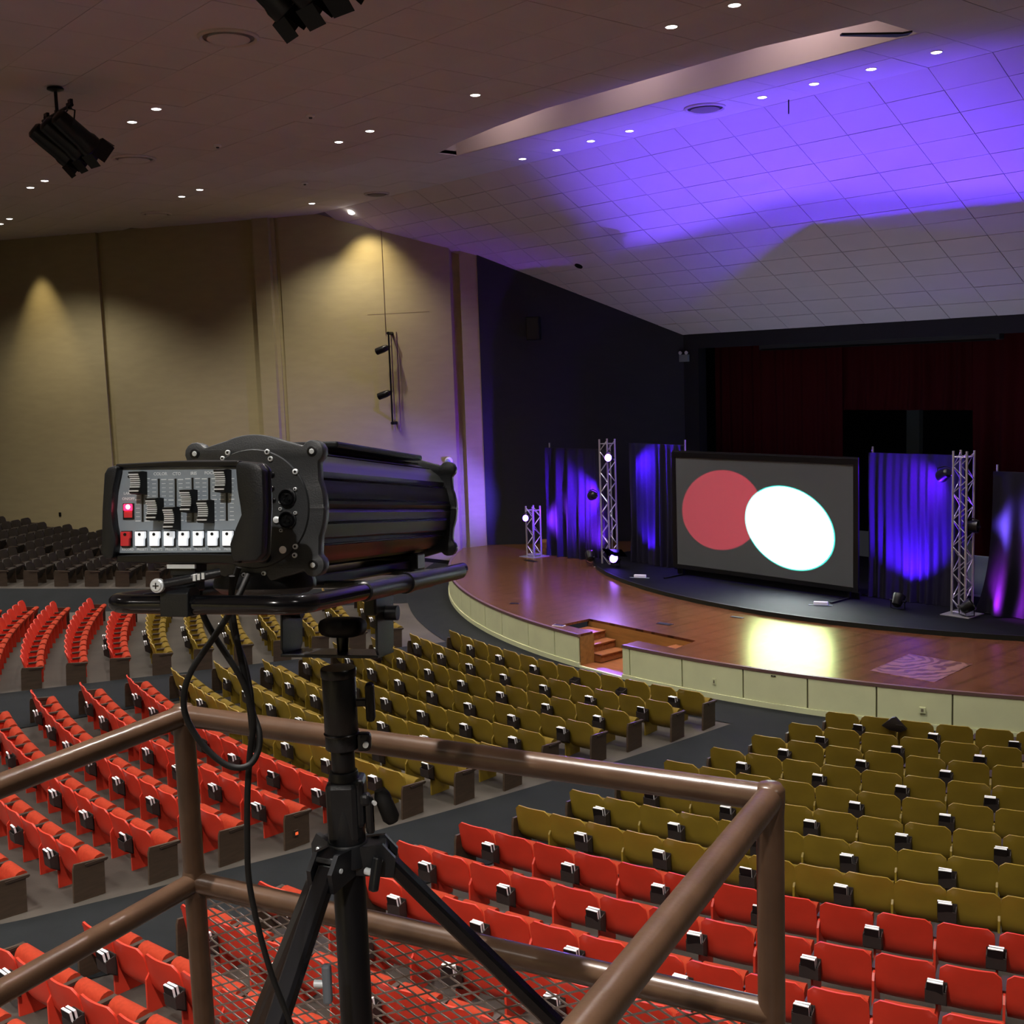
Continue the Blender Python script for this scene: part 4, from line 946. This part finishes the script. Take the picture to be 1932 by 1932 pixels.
MB().cyl((.012+yw-.01, .31, -.165), (.012+yw+.014, .31, -.165), .012, n=16).build('pivot_bolt', M['black'], fs_, smooth=40)
# mushroom knob on the yoke plate
def knob_outline(R_, lobes=5, d=.10, n=60): return [(R_*(1-d*(.5+.5*cos(lobes*2*pi*k/n)))*cos(2*pi*k/n), R_*(1-d*(.5+.5*cos(lobes*2*pi*k/n)))*sin(2*pi*k/n)) for k in range(n)]
ko = knob_outline(.040); kz = -.1885
b = MB()
lay = [(kz-.0145, .62), (kz-.012, .86), (kz-.006, .98), (kz+.004, 1.0), (kz+.010, .93), (kz+.014, .75), (kz+.0155, .5)]
for z, f in lay: b.v += [(.012+x*f, .31+y*f, z) for x, y in ko]
nk = len(ko)
for j in range(len(lay)-1):
    for k in range(nk): b.f.append((j*nk+k, j*nk+(k+1) % nk, (j+1)*nk+(k+1) % nk, (j+1)*nk+k)); b.mi.append(0)
b.f += [tuple(reversed(range(nk))), tuple(range((len(lay)-1)*nk, len(lay)*nk))]; b.mi += [0, 0]
kb = b.build('tilt_knob', M['rubber'], fs_, smooth=50)
MB().cyl((.012, .31, ZB+.004), (.012, .31, kz-.012), .0085, .0105, n=16).build('knob_stem', M['black'], kb, smooth=40)

# control panel
cp = MB(); y0, y1 = -.166, -.118
outl = [(-.108, .0525), (-.06, .0572), (0, .0585), (.05, .0572), (.086, .0535), (.0935, .046), (.0945, 0), (.0915, -.055), (.086, -.0635), (.04, -.0665), (-.02, -.0670), (-.08, -.0650), (-.112, -.0615), (-.1175, -.052), (-.1155, 0), (-.1125, .044)]
case = MB().prism(outl, y0, y0+.012, fn=Yf).prism([((x+.012)*.78-.012, z*.9) for x, z in outl], y0+.012, y1, fn=Yf).build('control_panel', M['black'], fs_, smooth=35, bevel=.004)
FY = -.1685
fo = [(-.0929, .0498), (-.0987, .0262), (-.1014, -.0008), (-.0997, -.0189), (-.0962, -.0358), (-.0989, -.0527), (.0516, -.052), (.0505, -.0421), (.0578, -.0234), (.0651, -.008), (.064, .0019), (.0606, .0218), (.0586, .0483), (-.02, .0512)]
MB().prism(fo, FY, y0+.001, fn=Yf).build('face_plate', M['face'], case)
# raised side cheeks with the wavy inner edge
for side in (0, 1):
    if side: pts = [(.0516, -.052), (.0505, -.0421), (.0578, -.0234), (.0651, -.008), (.064, .0019), (.0606, .0218), (.0586, .0483), (.062, .0545), (.086, .0520), (.0925, .044), (.0935, 0), (.0905, -.054), (.084, -.0615), (.055, -.0625)]
    else: pts = [(-.0929, .0498), (-.0987, .0262), (-.1014, -.0008), (-.0997, -.0189), (-.0962, -.0358), (-.0989, -.0527), (-.101, -.0590), (-.111, -.0595), (-.1155, -.052), (-.1138, 0), (-.1105, .043), (-.106, .0505), (-.096, .0530)]
    MB().prism(pts, -.182, y0+.002, fn=Yf).build('side_cheek', M['satin'], case, smooth=35, bevel=.0022)
for z0, z1, pl in ((.0505, .0560, 1), (-.0640, -.0545, 0)):
    MB().prism([(-.10, z0), (.058, z0-.0015), (.060, z1), (-.02, z1+.0012), (-.10, z1-.001)], -.174, y0+.002, fn=Yf).build('bezel_lip', M['black'], case, bevel=.0015)
trk = [(-.0676, .0381, -.0152), (-.0460, .0366, -.0148), (-.0241, .0363, -.015), (-.0022, .0371, -.0157), (.0192, .0367, -.0153), (.0414, .0364, -.0149)]
kn = [.0316, -.0002, -.0113, .0090, -.0036, .0322]
cpx = Matrix.Identity(4)
for (x, zt, zb), kz_ in zip(trk, kn):
    MB().box((x, FY-.0002, (zt+zb)/2), (.0024, .0010, zt-zb)).build('slot', M['black'], case)
    b = MB()
    for k in range(11):
        z = zt-.0012-(zt-zb-.0024)*k/10; wd = .0066 if k in (0, 5, 10) else .0048; hh = .0012 if k in (0, 5, 10) else .0007
        b.box((x-.0063, FY-.0002, z), (wd, .0005, hh)).box((x+.0063, FY-.0002, z), (wd, .0005, hh))
    b.build('scale_marks', M['print'], case)
    # fader cap: tall saddle-shaped knob, silver ribbed face, black body
    prf = [(kz_-.0140, 0), (kz_-.0130, .0170), (kz_-.0105, .0200), (kz_-.0035, .0160), (kz_+.0035, .0160), (kz_+.0105, .0205), (kz_+.0130, .0205), (kz_+.0140, .010), (kz_+.0135, 0)]
    fc = MB().prism([(FY-.0005-h, z) for z, h in prf], x-.0065, x+.0065, fn=lambda a, b_, c: (c, a, b_)).build('fader_cap', M['rubber'], case, smooth=20)
    for k in range(11):
        z = kz_-.0122+.00244*k; h = interp(z-kz_, [(-.0130, .0170), (-.0105, .0200), (-.0035, .0160), (.0035, .0160), (.0105, .0205), (.0130, .0205)])
        MB().box((x, FY-.0005-h-.0004, z), (.0124, .0016, .0017 if k % 2 else .0012)).build('rib', M['silver'] if k % 2 or k in (4, 6, 8) else M['rubber'], fc)
bx = [-.0885, -.0694, -.0505, -.0319, -.0131, .0057, .0245, .0435]
for k, x in enumerate(bx):
    MB().box((x, FY-.0003, -.0356), (.0146, .0012, .0194)).build('key_well', M['black'], case)
    kp = [(x-.0062, -.0442), (x+.0048, -.0442), (x+.0050, -.0362), (x+.0066, -.0342), (x+.0066, -.0268), (x-.0062, -.0268)]
    ky = MB().prism(kp, FY-.0052, FY-.0004, fn=Yf).build('push_key', M['redkey'] if k == 0 else M['key'], case, bevel=.0006)
    MB().lathe((x, FY-.0052, -.0302), (0, -1, 0), [(0, .0019), (.0006, .0019), (.0007, .0012)], 12).build('key_lamp', M['black'], ky)
    if k < 8:
        me = text_mesh('RECORD' if k == 0 else 'PRESET%d' % k, .0040, M['print'], True); o = link_mesh('label', me, case, (x+.001, FY-.0003, -.0485)); o.rotation_euler = (radians(90), 0, 0)
for s_, x, z, sz in (('COLOR', -.0440, .0422, .0052), ('CTO', -.0227, .0420, .0052), ('IRIS', -.0007, .0422, .0052), ('FOCUS', .0215, .0424, .0052), ('LAMP', -.0868, .0193, .0046), ('ON/OFF', -.0862, .0128, .0046)):
    o = link_mesh('label', text_mesh(s_, sz, M['print'], True), case, (x, FY-.0003, z)); o.rotation_euler = (radians(90), 0, 0)
o = MB().box((-.0857, FY-.0008, -.0024), (.0142, .0020, .0192)).build('rocker_frame', M['rubber'], case)
MB().box((-.0857, FY-.0024, .0024), (.0112, .0022, .0080)).build('rocker_lit', M['lampred'], o, bevel=.0008); MB().box((-.0857, FY-.0020, -.0062), (.0112, .0016, .0078)).build('rocker_dark', M['redkey'], o, bevel=.0006)
MB().lathe((-.0852, FY-.0036, .0030), (0, -1, 0), [(0, .0028), (.0006, .0020)], 14).build('glow_core', M['lamppink'], o)
MB().lathe((-.0853, FY, .0395), (0, -1, 0), [(0, .0018), (.0006, .0016)], 12).build('sensor_hole', M['black'], case)
# bracket that clamps the panel to the handle
br = MB().box((-.018, -.150, -.0735), (.034, .03, .014)).box((-.018, -.150, -.088), (.030, .026, .022)).build('panel_bracket', M['satin'], fs_, bevel=.0015)
MB().box((-.018, -.168, -.069), (.036, .004, .005)).build('bracket_plate', M['silver'], fs_)
MB().prism([(-.186, -.128), (-.154, -.128), (-.154, -.099), (-.160, -.094), (-.180, -.094), (-.186, -.100)], -.037, -.001, fn=lambda a, b_, c: (c, a, b_)).build('handle_clamp', M['satin'], fs_, bevel=.0012)
MB().tube([(-.040, -.190, -.0915), (-.030, -.188, -.089), (.0, -.182, -.0835), (.022, -.178, -.0785), (.034, -.172, -.076)], .0055, 14).build('clamp_lever', M['satin'], fs_, smooth=50)
for k in range(3): MB().box((.008+.0055*k, -.1865, -.0815+.0011*k), (.0035, .002, .0075)).build('lever_slot', M['silver'], fs_)
sc_ = MB().lathe((-.036, -.195, -.0905), (0, -1, 0), [(-.006, .0085), (0, .0085), (.001, .0065), (.0022, .0060)], 22).build('clamp_screw', M['silver'], fs_, smooth=40)
MB().box((-.036, -.1976, -.0905), (.0075, .0008, .0012)).box((-.036, -.1976, -.0905), (.0012, .0008, .0075)).build('screw_cross', M['black'], sc_)

# ------------------------------------------------------------------ stand
PX, PY = -1.562, .953
st_ = thing('lighting_stand', 'black wind-up tripod stand holding the follow spot', 'tripod stand', (PX, PY, PZ))
def Z_(z): return z-PZ
def zc(z0, z1, r0, r1, name, m='satin', n=32): return MB().lathe((0, 0, Z_(z0)), (0, 0, 1), [(0, r0*.96), (.002, r0), (z1-z0-.002, r1), (z1-z0, r1*.96)], n).build(name, M[m], st_, smooth=35)
RT = Vector((CR.x, CR.y, 0)).normalized(); FT = Vector((CF.x, CF.y, 0)).normalized(); NR = -FT     # right / away from / toward the viewer
zc(5.540, 5.5545, .0285, .0285, 'top_cap', 'black'); zc(5.449, 5.540, .0268, .0268, 'outer_tube'); zc(5.423, 5.450, .0270, .0262, 'clamp_collar', 'satin')
zc(5.446, 5.450, .0285, .0285, 'collar_rim', 'black'); zc(5.380, 5.425, .0188, .0188, 'inner_tube', 'black'); zc(5.371, 5.386, .0250, .0228, 'flared_collar', 'satin')
def blk(name, c, d, m='satin', bv=.004):      # block placed on the right / near axes of the stand
    q = Matrix(((RT.x, FT.x, 0, 0), (RT.y, FT.y, 0, 0), (0, 0, 1, 0), (0, 0, 0, 1)))
    b = MB().box((0, 0, 0), d); p = RT*c[0]+FT*c[1]+Vector((0, 0, Z_(c[2]))); b.v = [tuple((q @ Vector(v))+p) for v in b.v]
    return b.build(name, M[m], st_, bevel=bv)
blk('collar_lug', (.036, -.004, 5.434), (.022, .022, .030), 'satin', .006)
p = RT*.040+FT*(-.016)+Vector((0, 0, Z_(5.433))); MB().cyl(p, p+NR*.006, .0045, n=14).build('lug_bolt', M['silver'], st_, smooth=40)
blk('knob_shaft', (.034, 0, 5.497), (.022, .012, .012), 'black', .002); blk('locking_knob', (.048, 0, 5.497), (.014, .022, .062), 'rubber', .005)
blk('gear_housing', (-.002, 0, 5.322), (.052, .054, .102), 'satin', .010); zc(5.268, 5.335, .0300, .0268, 'gear_boss', 'satin'); blk('gear_cover', (.016, .004, 5.335), (.034, .050, .080), 'satin', .008)
blk('crank_arm', (.040, -.012, 5.315), (.014, .012, .062), 'gloss', .005); blk('crank_boss', (.034, -.012, 5.342), (.016, .02, .02), 'satin', .005)
p = RT*.048+FT*(-.02)+Vector((0, 0, Z_(5.339))); MB().cyl(p, p+NR*.006+RT*.003, .0035, n=12).build('crank_pin', M['silver'], st_, smooth=40)
p = RT*.056+FT*0+Vector((0, 0, Z_(5.352))); MB().lathe(p, (RT*.35+Vector((0, 0, -1))), [(0, .009), (.01, .013), (.05, .014), (.058, .009)], 18).build('crank_grip', M['rubber'], st_, smooth=45)
# spider casting and legs
zc(5.232, 5.270, .036, .033, 'spider_hub', 'satin'); zc(PZ+.10, 5.234, .0262, .0262, 'centre_column', 'black')
LG = [(0, .90), (128, .72), (243, .80)]
for az, tn in LG:
    a = radians(az); d = RT*cos(a)+FT*sin(a); s = Vector((-d.y, d.x, 0)); zt = Z_(5.246)
    b = MB(); 
    for sg in (-1, 1):
        c0 = d*.045+s*sg*.020+Vector((0, 0, zt-.004)); q = [c0+d*x+Vector((0, 0, z)) for x, z in ((-.03, -.022), (.030, -.028), (.034, .004), (.014, .028), (-.03, .024))]
        th2 = s*.004; b.add([v-th2 for v in q]+[v+th2 for v in q], [(0, 1, 2, 3, 4), (9, 8, 7, 6, 5)]+[(k, (k+1) % 5, 5+(k+1) % 5, 5+k) for k in range(5)])
    b.build('leg_bracket', M['satin'], st_)
    q = [d*.012+Vector((0, 0, zt+.022)), d*.062+Vector((0, 0, zt+.018)), d*.066+Vector((0, 0, zt+.010)), d*.012+Vector((0, 0, zt+.006))]
    b = MB(); b.add([v-s*.023 for v in q]+[v+s*.023 for v in q], [(0, 1, 2, 3), (7, 6, 5, 4)]+[(k, (k+1) % 4, 4+(k+1) % 4, 4+k) for k in range(4)]); b.build('leg_cap', M['satin'], st_, bevel=.002)
    p0 = d*.055+Vector((0, 0, zt-.002)); H_ = 5.246-PZ-.012; p1 = p0+d*(tn*H_)-Vector((0, 0, H_-.004)); u_ = (p1-p0).normalized()
    b = MB(); w_, t_ = .0165, .0125; up2 = s.cross(u_).normalized(); n8 = []
    pts8 = [(1, .55), (.7, .9), (-.7, .9), (-1, .55), (-1, -.55), (-.7, -.9), (.7, -.9), (1, -.55)]
    r0 = [p0+s*(x*w_)+up2*(y*t_) for x, y in pts8]; r1_ = [p1+s*(x*w_)+up2*(y*t_) for x, y in pts8]
    b.add(r0+r1_, [(k, (k+1) % 8, 8+(k+1) % 8, 8+k) for k in range(8)]+[tuple(range(7, -1, -1)), tuple(range(8, 16))])
    lg = b.build('leg', M['gloss'], st_)
    MB().lathe(p1-u_*.03, u_, [(0, .019), (.03, .02), (.034, .012)], 14).build('rubber_foot', M['rubber'], lg, smooth=40)
    p = p0+s*.024; MB().cyl(p0-s*.026, p0+s*.026, .0040, n=10).build('leg_pin', M['silver'], st_, smooth=40)
    mid = p0+(p1-p0)*.62; MB().cyl(mid, Vector((0, 0, Z_(PZ+.30))), .008, n=8).build('brace', M['satin'], st_, smooth=60)
blk('brace_collar', (0, 0, PZ+.30), (.06, .06, .04), 'satin', .004)
# grey T-knob on the near leg, black lever at the hub
d = RT*cos(radians(243))+FT*sin(radians(243)); 
bp = RT*-.042+FT*-.125+Vector((0, 0, Z_(5.095)))
def tknob(p, ax, up, m, L_=.062, name='leg_knob'):
    ax = ax.normalized(); up = (up-ax*up.dot(ax)).normalized(); s = ax.cross(up)
    b = MB()
    def bxx(c, dx, dy, dz): 
        vs = [c+ax*x*dx/2+s*y*dy/2+up*z*dz/2 for z in (-1, 1) for x, y in ((-1, -1), (1, -1), (1, 1), (-1, 1))]; b.add(vs, [(3, 2, 1, 0), (4, 5, 6, 7), (0, 1, 5, 4), (1, 2, 6, 5), (2, 3, 7, 6), (3, 0, 4, 7)])
    bxx(p+ax*.020, .014, .014, L_); o = b.build(name, m, st_, bevel=.004); MB().cyl(p, p+ax*.016, .006, n=12).build('knob_shaft', M['silver'], o, smooth=40); return o
tknob(bp, RT+NR*.1, Vector((0, 0, 1))+RT*.22, mat('grey_knob', (.10, .115, .135), .45))
tknob(RT*.033+FT*-.035+Vector((0, 0, Z_(5.232))), RT*.8+NR*.6, Vector((0, 0, 1))+RT*.45, M['satin'], .055, 'hub_lever')

# cables
def smoothpath(pts, n=8):
    pts = [Vector(p) for p in pts]; P_ = [pts[0]]+pts+[pts[-1]]; out = []
    for i in range(1, len(P_)-2):
        a, b_, c, d_ = P_[i-1:i+3]
        for k in range(n):
            t = k/n; out.append(.5*((2*b_)+(-a+c)*t+(2*a-5*b_+4*c-d_)*t*t+(-a+3*b_-3*c+d_)*t**3))
    out.append(pts[-1]); return out
cab1 = [(-1.335, .690, 5.765), (-1.324, .661, 5.73), (-1.342, .641, 5.692), (-1.363, .618, 5.65), (-1.373, .61, 5.618), (-1.374, .612, 5.587), (-1.364, .627, 5.55), (-1.348, .65, 5.522), (-1.336, .672, 5.518), (-1.334, .687, 5.533), (-1.34, .694, 5.557), (-1.353, .693, 5.583), (-1.362, .696, 5.608), (-1.375, .697, 5.642), (-1.393, .693, 5.686), (-1.405, .70, 5.73), (-1.40, .71, 5.765)]
cab2 = [(-1.37, .64, 5.765), (-1.362, .636, 5.726), (-1.355, .648, 5.69), (-1.339, .672, 5.635), (-1.337, .683, 5.596), (-1.342, .687, 5.566), (-1.351, .685, 5.529), (-1.358, .681, 5.471), (-1.363, .679, 5.405), (-1.367, .68, 5.352), (-1.364, .687, 5.288), (-1.356, .699, 5.216), (-1.342, .717, 5.138), (-1.32, .736, 5.017), (-1.31, .75, 4.7), (-1.28, .78, 4.3), (-1.24, .80, PZ+.006), (-1.1, .7, PZ+.006)]
cab3 = [(-1.345, .672, 5.765), (-1.350, .672, 5.72), (-1.346, .678, 5.655), (-1.343, .684, 5.60), (-1.350, .690, 5.53)]
for pts, lb in ((cab1, 'black cable hanging in a loop under the control panel'), (cab2, 'black power cable running down past the tripod legs'), (cab3, 'short black cable beside the long power cable')):
    tag(MB().tube(smoothpath(pts), .0041, 10).build('cable', M['rubber'], None, smooth=60), lb, 'cable')
